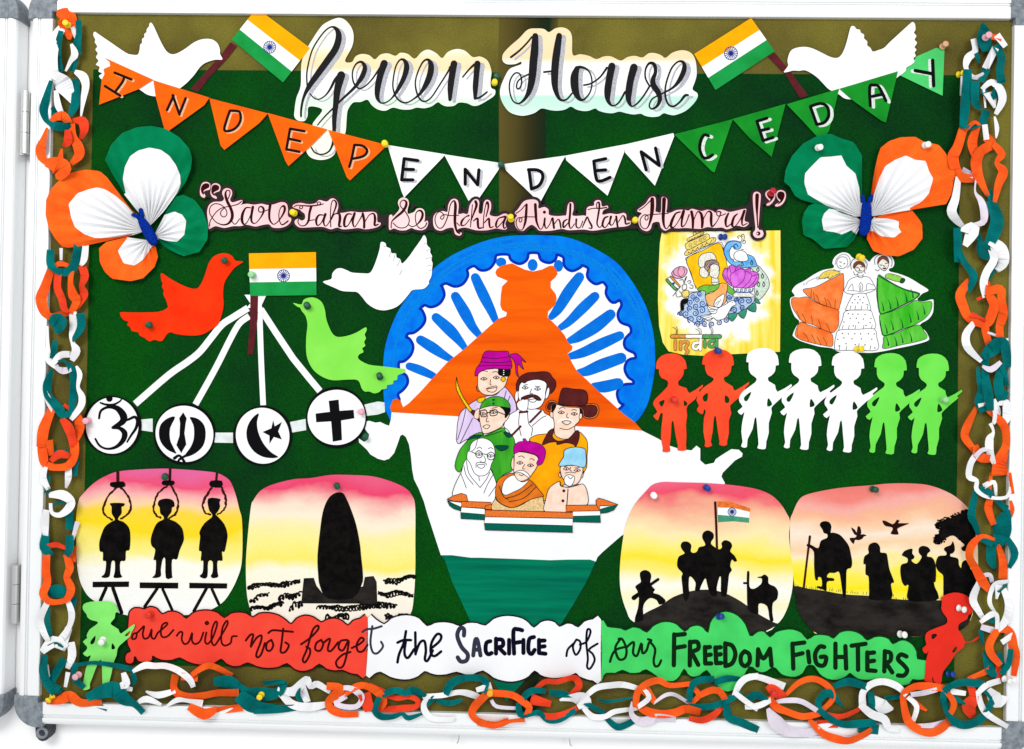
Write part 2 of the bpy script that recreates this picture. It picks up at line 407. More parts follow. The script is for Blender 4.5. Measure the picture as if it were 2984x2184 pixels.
# ------------------------------------------------------------------ bunting
ORANGE = paper('orange_card', (255, 108, 12), var=0.05, scale=14, rgb2=(252, 92, 18))
PGREEN = paper('green_card', (28, 152, 44), var=0.08, scale=12, rgb2=(18, 128, 36))
LGREEN = paper('light_green_card', (84, 218, 118), var=0.05, scale=12)
GREY = ink('grey_shade_ink', (206, 208, 214)); CREAM = ink('pale_shade_ink', (255, 196, 150)); GWHITE = ink('white_paint', (236, 250, 240))
BROWNBLK = ink('brown_black_ink', (34, 14, 10))
bunting = thing('bunting', 'pennant bunting in orange, white and green spelling INDEPENDENCE DAY', 'bunting', W(1450, 480, .006))
PEN = [
 ('A', "840,465 1230,642 1110,718 795,842 815,645 838,595 830,556 884,532 880,500", 'o', ["920,585 1055,640", "995,615 985,655 925,738", "842,692 965,770"], 6.0),
 ('A', "1230,645 1680,785 1640,845 1345,1058 1318,1035 1250,780", 'o', ["1340,885 1393,770", "1385,765 1440,920", "1440,915 1490,790"], 6.2),
 ('A', "1680,790 2150,912 2080,990 1800,1205 1770,1170", 'o', ["1845,890 1820,960 1800,1045 1850,1050 1900,1020 1930,965 1925,905 1895,892 1845,890"], 6.4),
 ('B', "-56,908 425,1040 300,1165 112,1335 85,1290", 'o', ["240,1055 125,1035", "125,1035 95,1200", "95,1200 200,1220", "115,1115 205,1135"], 6.2),
 ('B', "430,1043 900,1165 870,1200 605,1450 580,1425", 'o', ["600,1340 620,1270 640,1170", "640,1165 700,1170 740,1200 735,1235 700,1260 630,1275"], 6.4),
 ('B', "905,1165 1370,1240 1350,1265 1040,1588 1020,1540", 'w', ["1150,1290 1040,1275", "1040,1275 1020,1445", "1020,1445 1110,1445", "1030,1360 1115,1362"], 6.6),
 ('B', "1360,1240 1815,1310 1800,1360 1600,1652 1555,1610", 'w', ["1530,1480 1530,1360", "1530,1360 1630,1485", "1630,1485 1640,1365"], 6.8),
 ('C', "188,1318 685,1250 655,1300 477,1630 350,1505 205,1370", 'w', ["390,1368 410,1518", "410,1518 470,1490 500,1430 490,1385 450,1365 385,1364"], 6.6),
 ('C', "680,1251 1160,1160 1155,1220 1020,1572 690,1290", 'w', ["1005,1275 910,1295", "910,1295 930,1435 965,1455 1040,1425", "920,1372 1005,1365"], 6.4),
 ('C', "1155,1162 1548,1070 1555,1095 1400,1492 1160,1225", 'w', ["1330,1365 1290,1220", "1290,1220 1435,1330", "1435,1330 1405,1190"], 6.6),
 ('C', "1555,1080 2025,958 1878,1387 1855,1375", 'g', ["1830,1092 1795,1085 1768,1130 1760,1195 1785,1262 1825,1268 1862,1245"], 6.4),
 ('D', "-137,957 290,835 178,1262 0,1108", 'g', ["140,950 60,975", "60,975 110,1130", "110,1130 190,1105", "85,1050 155,1035"], 6.2),
 ('D', "298,838 720,713 640,1050 585,1132 530,1085 420,965", 'g', ["490,860 540,1000", "540,1000 600,985 635,930 625,860 570,832 490,855"], 6.4),
 ('D', "722,714 1192,573 1095,985 1060,972 830,808", 'g', ["970,850 965,700 1000,685 1040,700 1095,810", "985,775 1062,760"], 6.6),
 ('D', "1195,600 1290,528 1340,455 1500,385 1565,400 1550,770", 'y', ["1330,568 1460,592", "1470,485 1478,690"], 3.6)]
for tl, out, c, let, d in PEN:
    pm = {'o': ORANGE, 'w': WHITE, 'g': PGREEN, 'y': LGREEN}[c]
    pts = T(tl, out); cxm = sum(p[0] for p in pts)/len(pts); cym = sum(p[1] for p in pts)/len(pts)
    pl = Plane(d, random.uniform(-.4, .4), random.uniform(.2, 1.6), (cxm, cym))
    pn = sheet('pennant', pts, pl, pm, bunting, thick=.5)
    wd = {'o': 21, 'w': 27, 'g': 25, 'y': 28}[c] / Z8
    off = {'o': (14, 9), 'w': (20, 12), 'g': (26, 10), 'y': (-22, 4)}[c]
    sh = {'o': CREAM, 'w': GREY, 'g': GWHITE, 'y': GWHITE}[c]
    L = [T(tl, s) for s in let]
    S2 = [[(x+off[0]/Z8, y+off[1]/Z8) for x, y in l] for l in L]
    strokes('letter_shade', S2, pl, sh, pn, wd*1.05, .12)
    strokes('letter', L, pl, BROWNBLK if c == 'o' else BLACK, pn, wd, .40)

# ------------------------------------------------------------------ Green House title
def py_of(tile, y): return TILE[tile][1] + y / TILE[tile][2]
M_T1 = wash_mat('pastel_title_wash', [(py_of('B', 380), (250, 252, 236)), (py_of('B', 440), (255, 232, 190)), (py_of('B', 545), (255, 226, 180)), (py_of('B', 600), (254, 253, 250)),
                 (py_of('B', 760), (253, 254, 253)), (py_of('B', 800), (226, 250, 228)), (py_of('B', 900), (236, 252, 232)), (py_of('B', 1250), (246, 252, 232))], 1100, warp=.006)
M_T2 = wash_mat('pastel_title_wash_house', [(py_of('C', 230), (255, 228, 186)), (py_of('C', 470), (255, 224, 180)), (py_of('C', 520), (254, 253, 250)), (py_of('C', 755), (253, 254, 254)),
                 (py_of('C', 780), (196, 240, 222)), (py_of('C', 860), (206, 244, 226)), (py_of('C', 920), (226, 250, 238))], 1750, warp=.004, streak=(.3, 1, 1))
TITLE = ink('title_ink', (34, 33, 36)); SHADE = ink('title_shade', (198, 199, 208))
def title(label, tile, outline, mat, lets, d):
    t = thing('title_cutout', label, 'lettering', W(*T(tile, outline)[0][:2], d*.001))
    pl = Plane(d)
    c = sheet('card', smooth(T(tile, outline), 4), pl, mat, t, thick=.8)
    L = [T(tile, s) for s in lets]
    strokes('letter_shade', [[(x+34/Z8, y+16/Z8, w) for x, y, w in l] for l in L], pl, SHADE, c, 3, .12, sm=6)
    strokes('lettering', L, pl, TITLE, c, 3, .50, sm=6)
title('word Green in black brush script on a pastel cloud-edged card', 'B',
 "370,220 430,175 510,145 570,165 620,230 635,300 620,380 565,490 620,500 650,455 700,435 760,445 805,478 850,440 910,430 970,450 1010,425 1070,435 1125,473 1180,420 1235,400 1300,430 1345,468 1390,420 1460,395 1530,410 1590,460 1650,455 1710,490 1740,570 1735,640 1738,705 1770,725 1765,765 1720,800 1640,845 1590,850 1545,830 1480,825 1440,850 1380,855 1340,840 1310,822 1260,855 1200,870 1140,865 1090,880 1020,880 950,865 890,890 830,880 780,845 745,802 690,820 630,825 590,880 580,930 570,1060 545,1100 500,1180 480,1240 430,1275 360,1285 290,1265 255,1215 255,1160 290,1130 310,1060 305,1000 330,960 383,880 277,857 265,930 240,972 190,970 160,940 160,890 175,790 210,690 215,520 240,430 290,340",
 M_T1, ["262,690,12 258,610,12 268,530,12 300,410,12 350,320,12 410,245,12 460,217,14 500,240,34 515,300,50 490,390,54 430,480,54 350,590,50 280,690,40 235,780,22 215,870,18 212,935,16",
 "285,755,10 320,790,10 360,797,10 410,765,12 450,710,18 480,650,22 515,605,24", "535,605,66 505,720,56 490,850,44 480,950,38 478,1050,30 470,1140,20 445,1205,14 405,1235,12 360,1240,12 320,1222,12 295,1185,12",
 "345,1005,10 400,940,12 470,870,14 540,800,18 640,705,24 700,620,40 725,545,36 700,500,22 660,510,14 630,560,12 625,620,12 640,675,14 680,712,12 730,690,12 780,640,12 830,570,16 868,515,22",
 "880,510,58 850,600,52 828,700,48 825,780,34 850,825,14 890,825,12 940,790,12 990,720,30 1040,620,40 1060,540,44 1045,490,28 1010,480,14 975,530,12 955,620,12 950,700,12 970,770,14 1010,815,14 1060,825,12 1110,800,12 1170,750,24 1220,670,44 1250,590,50 1255,520,44 1230,480,20 1190,500,14 1150,580,12 1130,660,12 1140,740,14 1170,800,14 1210,815,12 1260,780,12 1320,690,12 1390,580,14 1410,540,20",
 "1440,512,54 1425,600,52 1412,700,48 1408,800,28", "1510,620,12 1560,560,14 1602,520,20", "1628,512,50 1620,600,46 1612,700,44 1610,790,26", "1610,792,18 1650,782,16 1705,740,14"], 3.4)
title('word House in black brush script on an orange, white and mint card', 'C',
 "175,470 185,430 240,370 310,310 380,240 450,230 510,235 550,260 600,230 660,222 710,245 735,300 740,440 800,437 870,450 930,476 990,455 1050,455 1125,488 1180,460 1240,450 1300,463 1350,430 1400,428 1450,445 1485,466 1540,425 1610,405 1670,415 1710,450 1730,510 1735,600 1720,660 1702,718 1740,750 1740,790 1700,845 1640,895 1560,925 1510,920 1470,910 1430,935 1370,940 1320,930 1285,914 1230,920 1170,910 1115,897 1060,910 1000,905 950,890 920,872 870,890 820,892 770,880 725,857 680,880 620,890 560,885 490,872 440,905 380,925 320,930 240,905 190,850 160,780 160,710 190,630 230,560 280,535 325,518 325,497 280,515 220,518 185,500",
 M_T2, ["245,460,18 310,410,16 370,350,14 412,298,14", "440,290,48 435,400,62 425,500,64 415,620,60 395,720,46 360,790,26 310,832,14 265,815,12 240,760,12 232,690,12 245,630,12 280,588,12 315,595,12 330,640,12 325,690,12 305,715,14 290,700,12 300,655,12 340,620,12 390,597,14",
 "510,580,16 600,570,14", "632,288,46 615,400,58 600,520,60 595,640,56 605,730,40 640,800,22 690,800,14 735,750,14",
 "775,550,40 755,620,64 760,720,60 790,790,34 830,800,16 880,740,12 895,660,12 880,590,12 845,552,16 800,540,24 772,552,36", "830,685,14 890,670,14 960,620,14 1015,545,18",
 "1055,532,58 1035,630,56 1020,740,54 1025,810,32 1060,850,14 1110,825,14 1160,740,18", "1232,542,62 1205,640,56 1190,740,54 1190,810,38 1215,855,14 1260,830,14 1310,770,14 1360,690,16",
 "1357,692,14 1325,630,14 1325,560,14 1355,510,20 1395,520,30 1405,580,28 1385,640,38 1390,690,48 1425,740,46 1440,800,34 1415,855,22 1375,875,14 1355,850,12 1375,800,12 1420,770,12 1480,742,14 1550,700,20 1600,640,36 1635,560,40 1630,505,26 1590,495,14 1540,540,14 1505,620,14 1485,700,14 1485,780,16 1510,840,16 1550,855,16 1600,820,16 1640,770,22 1665,765,18"], 3.6)

# ------------------------------------------------------------------ song line on dark card
PINK = paper('pink_paper', (255, 224, 224), var=0.03, scale=4, rgb2=(255, 196, 200)); CARD = paper('dark_brown_card', (56, 44, 48), var=0.08, scale=30)
SONG = ink('song_ink', (52, 10, 12))
quote = thing('song_line_strip', 'dark card strip with pink script reading Sare Jahan Se Achha Hindustan Hamra', 'lettering', W(1440, 620, .008))
def outset(pts, r):
    n = len(pts); out = []
    area2 = sum(pts[i][0]*pts[(i+1) % n][1] - pts[(i+1) % n][0]*pts[i][1] for i in range(n)); s = 1 if area2 > 0 else -1
    for i in range(n):
        a, c = pts[i-1], pts[(i+1) % n]; dx, dy = c[0]-a[0], c[1]-a[1]; l = math.hypot(dx, dy) or 1
        out.append((pts[i][0] + s*dy/l*r, pts[i][1] - s*dx/l*r))
    return out
DX = 600*3.7617
WORDS = [
 ('a', "180,630 175,560 165,480 165,430 185,370 235,335 320,330 350,300 330,250 335,210 370,185 410,190 435,215 435,260 415,310 440,340 500,325 545,315 550,345 530,365 600,355 680,365 760,355 830,370 900,360 960,340 1010,340 1040,365 1050,420 1050,490 1085,515 1075,560 1030,600 960,620 880,615 840,580 760,590 690,605 600,585 530,600 450,600 350,620 260,600 210,620",
  ["190,600,8 200,540,8 260,450,8 330,400,8 430,380,8 500,360,10 540,330,10", "395,300,10 415,240,10 405,210,10 375,215,12 365,260,22 385,330,26 420,400,26 440,470,28 430,530,26 390,575,18 330,585,12 260,555,8 215,500,8 190,450,8 200,390,8 250,355,8 320,370,8 370,420,8 380,470,8 350,500,8 315,480,8 315,440,8 350,405,8", "430,540,8 470,580,8 520,520,8",
   "640,400,10 590,400,14 555,460,24 545,530,26 565,580,16 600,560,8 640,480,10 665,400,16", "665,390,24 650,480,22 652,550,18 690,570,8 740,520,10 780,450,18 780,405,20 750,385,12 727,410,10 738,445,10 780,440,8 835,420,8", "855,372,26 845,450,22 850,530,18 890,580,10 940,550,10 990,480,16 1015,420,22 1005,380,20 970,400,8 950,470,8 960,550,10 990,585,12 1050,545,14"]),
 ('a', "1100,385 1120,360 1190,345 1270,360 1350,350 1390,315 1440,325 1480,330 1520,300 1560,300 1595,340 1600,400 1590,450 1650,455 1740,440 1840,450 1920,445 1990,445 2025,470 2030,550 2065,565 2055,595 2000,620 1900,635 1820,620 1740,630 1650,635 1590,615 1520,635 1440,610 1350,610 1260,615 1180,615 1130,580 1125,540 1160,520 1200,540 1235,520 1235,470 1200,440 1180,420 1130,405",
  ["1120,385,10 1160,370,8 1210,385,8 1200,410,8 1175,400,8 1200,375,8 1280,380,14 1380,370,12 1410,350,8 1390,335,8 1370,350,8 1390,370,8 1440,355,8", "1305,385,24 1285,460,22 1275,540,20 1240,590,12 1190,595,8 1160,560,8 1165,530,8", "1285,540,8 1340,530,8", "1440,480,10 1390,480,16 1360,530,22 1370,590,14 1410,570,8 1450,490,14", "1460,470,24 1440,550,18 1460,600,10 1500,560,8 1560,430,14 1580,350,18 1550,315,10 1525,360,8 1515,480,8 1520,610,10", "1525,530,8 1560,470,10 1610,465,20 1620,520,26 1610,600,20 1640,600,8", "1750,470,10 1700,470,16 1670,530,24 1670,600,20 1710,590,8 1760,500,16", "1780,460,24 1760,550,20 1780,610,10 1830,540,8 1870,470,14", "1870,465,24 1885,540,22 1885,615,22", "1890,560,8 1940,480,8 1990,465,16 2005,520,24 2000,590,18 2040,580,12"]),
 ('b', "130,565 125,480 130,410 160,400 170,420 240,340 225,280 235,235 280,210 330,230 345,280 330,340 335,390 400,370 430,335 480,330 515,360 520,430 515,480 545,465 555,500 530,550 480,570 410,560 370,545 310,570 240,570 180,550",
  ["150,545,10 155,480,10 200,430,18 270,370,24 310,310,24 315,260,20 280,240,10 250,270,8 255,310,8 300,360,10 345,440,10 340,500,8 300,540,8 230,540,8 170,490,8", "340,510,8 380,530,8 430,510,10 480,450,22 495,390,22 470,355,18 430,370,8 415,430,8 430,510,8 470,550,10 520,530,10 540,490,12"]),
 ('b', "610,470 615,420 650,375 720,360 765,370 775,300 800,245 840,225 880,245 890,310 885,390 940,385 990,390 1010,300 1050,240 1090,230 1115,260 1110,320 1110,380 1150,380 1165,270 1200,235 1240,260 1245,330 1230,400 1310,420 1380,390 1425,395 1425,440 1400,500 1420,545 1390,565 1300,550 1200,570 1080,570 960,540 880,560 880,590 925,600 900,630 850,610 830,545 760,550 700,575 640,560 615,520",
  ["890,405,8 800,410,8 730,400,8 690,430,8 710,450,8 730,420,8 710,380,8 670,370,8 635,420,8 635,490,8 670,545,8 720,530,10 770,420,10 800,290,10 840,247,14 855,300,26 850,400,26 850,500,24 870,580,18 900,605,14", "1000,410,18 965,425,10 925,470,20 920,515,16 960,510,8 1010,450,8", "870,490,8 900,520,8", "1020,535,8 1030,420,8 1040,290,8", "1075,255,26 1085,300,24 1050,400,14 1020,480,8", "1050,470,8 1095,440,18 1100,490,22 1110,545,18 1160,540,8", "1160,545,10 1165,420,8 1185,300,8 1205,262,20 1215,320,16 1190,420,10", "1170,490,8 1220,440,16 1225,490,20 1235,540,14 1270,530,8", "1400,420,18 1330,440,12 1300,500,20 1310,540,12 1370,480,8 1410,420,16 1380,500,18 1390,550,12 1415,530,8"]),
 ('b', "1505,380 1540,340 1580,280 1620,245 1690,232 1740,240 1765,270 1765,330 1830,315 1875,345 1880,400 1960,415 2040,410 2070,400 2085,300 2115,262 2145,275 2150,340 2140,410 2257,408 2287,410 2292,340 2317,310 2372,300 2377,260 2407,240 2447,250 2462,310 2517,300 2527,325 2477,350 2467,400 2547,385 2627,395 2697,380 2727,400 2732,460 2777,470 2767,510 2707,530 2637,535 2557,545 2467,560 2357,575 2257,562 2100,570 2020,555 1900,575 1780,575 1740,540 1690,510 1640,540 1600,575 1550,570 1510,520 1505,450 1530,410",
  ["1520,385,10 1570,350,8 1622,292,10", "1635,287,20 1630,380,24 1620,480,22 1590,560,10 1550,560,8 1520,500,8 1535,440,8 1580,435,8 1580,470,8 1560,480,8 1555,450,8 1600,425,8 1740,425,8", "1730,287,26 1735,380,26 1745,480,20 1780,555,10 1810,540,8 1832,445,10", "1830,372,30", "1835,440,18 1830,500,18 1850,550,10 1890,500,8 1910,440,10", "1920,440,20 1935,545,20", "1940,500,8 1980,450,10 2000,480,16 2010,545,14", "2080,450,10 2040,480,18 2040,540,16 2090,490,8", "2115,283,20 2110,400,20 2100,500,18 2120,550,10 2160,500,8", "2180,450,18 2180,530,14 2220,540,8 2250,470,10", "2245,540,8 2290,440,16 2305,430,12 2320,470,16 2347,520,18 2347,550,12 2317,545,8", "2307,345,10 2367,330,8 2447,330,12 2512,320,12", "2407,330,10 2402,280,8 2427,265,16 2432,320,18 2417,420,16 2407,500,14 2437,540,8 2470,500,8", "2527,420,12 2487,440,18 2467,510,20 2497,540,10 2547,470,12 2562,420,18", "2557,420,18 2547,500,16 2577,510,8 2607,450,10", "2617,420,20 2632,530,18", "2642,480,8 2687,410,10 2712,440,18 2722,500,16 2762,490,12"]),
 ('c', "595,365 600,340 680,280 720,220 760,200 790,215 795,290 790,360 810,370 850,370 855,230 870,205 900,210 920,240 915,330 910,370 950,380 1020,350 1100,345 1150,355 1190,335 1250,350 1300,360 1360,345 1420,360 1450,380 1480,345 1540,350 1600,370 1680,355 1770,335 1785,350 1770,420 1770,470 1810,485 1805,510 1760,535 1690,520 1640,540 1570,560 1520,540 1440,545 1360,535 1290,555 1190,550 1110,545 1040,550 960,545 900,575 850,540 830,480 760,490 740,550 700,580 640,560 605,500 605,430 640,385 615,372",
  ["610,350,10 670,310,8 740,240,10", "755,228,34 755,330,36 740,440,26 710,530,12 670,555,8 630,520,8 625,450,8 660,405,8 700,405,8 710,440,8 690,460,8 675,435,8 700,405,8 800,395,8 930,385,8", "885,228,36 880,340,32 875,440,28 885,520,18 910,555,8 940,520,8 1000,420,10", "1060,370,14 1010,390,16 970,470,26 960,530,22 1000,530,8 1060,440,10 1095,360,20", "1100,360,26 1080,460,20 1080,530,14 1120,500,8 1160,400,12", "1185,367,26 1200,450,26 1200,542,20", "1210,460,8 1250,370,10 1290,390,24 1305,470,28 1300,538,20", "1310,460,8 1360,370,10 1400,380,22 1400,460,26 1410,530,16 1460,480,8 1500,400,10 1505,372,14 1475,365,10 1460,390,8 1485,415,8 1560,390,8", "1590,385,16 1560,460,24 1570,530,14 1620,500,8", "1690,390,10 1650,430,20 1630,510,24 1660,530,10 1720,450,10 1760,360,18", "1765,358,24 1740,450,20 1745,515,12 1795,495,8"]),
 ('c', "1860,180 1875,155 1905,148 1935,165 1945,200 1935,320 1925,460 1920,560 1960,570 1975,610 1955,645 1905,655 1870,635 1860,600 1885,560 1880,480 1865,340 1858,240",
  ["1905,185,34 1902,300,28 1905,420,14 1912,540,10", "1918,606,48"])]
QP = Plane(8.0)
bars = [('a', "1020,400 1140,400 1140,540 1020,540"), ('a', "2010,490 2260,480 2260,570 2010,590"), ('b', "500,430 660,430 660,560 500,555"), ('b', "1390,420 1560,430 1560,565 1390,565"), ('c', "470,430 640,420 640,540 470,540"),
        ('c', "1760,330 1900,220 1900,500 1760,520"), ('c', "1900,150 2030,140 2030,270 1910,270"), ('a', "180,220 350,230 340,330 230,340"), ('c', "760,370 880,370 880,500 760,480"), ('c', "2010,130 2190,130 2190,280 2010,280"), ('a', "90,140 290,140 290,270 90,270")]
v = []; f = []
for k, (tl, o, _) in enumerate(WORDS): poly([outset(smooth(T(tl, o), 2), 8.5)], QP, .015*k, .5, v, f)
for k, (tl, o) in enumerate(bars): poly([smooth(T(tl, o), 4)], QP, -.015*(k+1), .5, v, f)
MARKS = [('a', "90,180 110,130 150,115 190,130 200,165 190,200 150,210 125,230 145,265 130,290 95,270 85,230", "95,190 115,145 150,130 185,140 185,175 150,195 125,215 130,255 105,240"),
 ('a', "205,200 215,150 250,130 290,140 310,170 300,215 260,230 240,250 270,285 260,300 220,280 200,240", "210,195 225,155 260,145 295,165 290,200 255,220 235,235 250,270 215,245"),
 ('c', "2000,200 1995,160 2030,130 2080,130 2105,160 2100,220 2070,270 2030,300 2005,290 2040,250 2020,225", "2015,190 2015,160 2045,140 2085,150 2090,200 2065,245 2025,275 2050,235 2030,215"),
 ('c', "2110,180 2130,140 2170,130 2210,150 2220,200 2200,260 2160,300 2110,310 2105,290 2150,260 2130,230", "2125,190 2135,155 2165,145 2200,160 2205,205 2175,260 2125,290 2160,245 2140,225")]
for k, (tl, o, _) in enumerate(MARKS): poly([outset(smooth(T(tl, o), 2), 4)], QP, .015*(k+8), .5, v, f)
back = link_mesh('backing_card', v, f, CARD, quote)
for tl, o, let in WORDS:
    wp = sheet('word', smooth(T(tl, o), 3), QP, PINK, quote, thick=.2, extra=.45)
    if len(let) == 2 and tl == 'c': strokes('exclamation_dot', [T(tl, let.pop())], QP, SONG, wp, 3, .62, sm=5)
    strokes('lettering', [[(x, y, max(2.9, w*1.22)) for x, y, w in T(tl, s)] for s in let], QP, SONG, wp, 3, .62, sm=5)
    if len(let) == 1: strokes('dot_highlight', [T('c', "1908,607,20")], QP, PINK, wp, 3, 1.0)
for tl, o, o2 in MARKS:
    q = sheet('quotation_mark', smooth(T(tl, o), 3), QP, PINK, quote, thick=.2, extra=.45)
    sheet('mark_ink', smooth(T(tl, o2), 3), QP, SONG, q, thick=0, extra=.66)

# ------------------------------------------------------------------ slogan banner
BRED = paper('red_card', (250, 78, 60), var=0.05, scale=16, rgb2=(246, 66, 52)); BGRN = paper('bright_green_card', (74, 222, 108), var=0.04, scale=16)
INKR = ink('maroon_ink', (70, 6, 10)); INKW = ink('navy_black_ink', (12, 8, 34)); INKS = ink('slate_ink', (56, 60, 78)); INKG = ink('green_black_ink', (10, 44, 16))
EDGE = ink('dark_edge', (34, 22, 34)); EDGEG = ink('dark_green_edge', (16, 60, 22)); EDGER = ink('maroon_edge', (58, 10, 14))
banner = thing('slogan_banner', 'long cloud-edged banner reading we will not forget the sacrifice of our freedom fighters', 'banner', W(1500, 1900, .007))
BP = Plane(7.5)
RED = T('O', "1030,590 1040,545 1080,515 1140,520 1160,525 1200,505 1260,520 1300,565 1350,545 1410,545 1460,570 1495,600 1540,560 1600,538 1680,535 1750,555 1800,595 1850,560 1920,550 1980,560 2030,590") + \
 T('P', "150,560 230,555 310,575 370,615 410,645 450,600 520,575 590,590 650,630 690,610 760,598 820,620 865,655 900,620 960,600 1025,600 1010,1060 940,1055 880,1045 820,1020 760,1025 690,1010 635,970 580,1010 500,1030 430,1010 375,965 310,995 220,1005 130,990 60,960") + \
 T('O', "1930,985 1870,990 1810,965 1775,930 1720,965 1640,980 1560,970 1500,950 1440,920 1380,940 1300,940 1240,915 1225,905 1220,940 1170,955 1110,950 1090,920 1080,910 1075,950 1050,970 1010,960 1000,920 1015,880 1045,865 1030,830 1020,800 1015,740 1025,650")
WHT = T('P', "1025,600 1090,605 1155,645 1210,600 1290,575 1370,575 1440,600 1500,660 1560,635 1640,628 1710,640 1765,660 1820,635 1900,635") + \
 T('Q', "40,655 100,605 180,580 260,580 340,600 390,635 430,672 480,630 540,615 600,630 635,665 690,640 740,645 785,670 830,625 900,605 968,612 968,1100 900,1105 850,1095 790,1070 765,1045 720,1065 620,1085 540,1080 480,1060 435,1025 390,1070 330,1100 250,1115 170,1105 100,1080 20,1025") + \
 T('P', "1870,1055 1800,1055 1735,1035 1660,1055 1580,1060 1520,1045 1480,1030 1430,1070 1360,1095 1280,1095 1200,1075 1125,1035 1080,1050 1010,1060")
GRN = T('Q', "968,625 1020,665 1070,672 1130,680 1165,695 1220,670 1280,680 1335,712 1380,665 1450,630 1520,628 1580,650 1640,705 1680,670 1740,655 1790,675 1825,715 1840,640 1880,580 1940,548 2000,548 2070,580 2130,650 2165,740") + \
 T('R', "40,725 70,705 120,705 165,750 210,710 280,690 350,688 420,715 465,768 520,735 580,730 640,740 675,760 720,715 790,698 860,710 910,740 945,775 1000,750 1060,745 1120,765 1150,805 1200,780 1250,775 1310,810 1345,870 1350,925 1420,935 1425,980 1405,1095 1310,1095 1290,1130 1230,1145 1170,1130 1110,1105 1075,1085 1020,1095 940,1100 870,1090 820,1055 805,1045 770,1075 700,1100 620,1090 560,1050 520,990 490,980 460,990 430,1045 370,1075 300,1070 250,1050 210,1005 180,1000 140,1030 90,1040 50,1020 0,990") + \
 T('Q', "2110,1090 2080,1150 2010,1190 1960,1190 1900,1150 1860,1090 1815,1020 1760,1065 1700,1075 1660,1050 1635,1010 1600,1070 1550,1110 1480,1105 1420,1075 1330,1015 1280,1040 1200,1045 1140,1020 1080,1045 1010,1045 975,1090 968,1100")
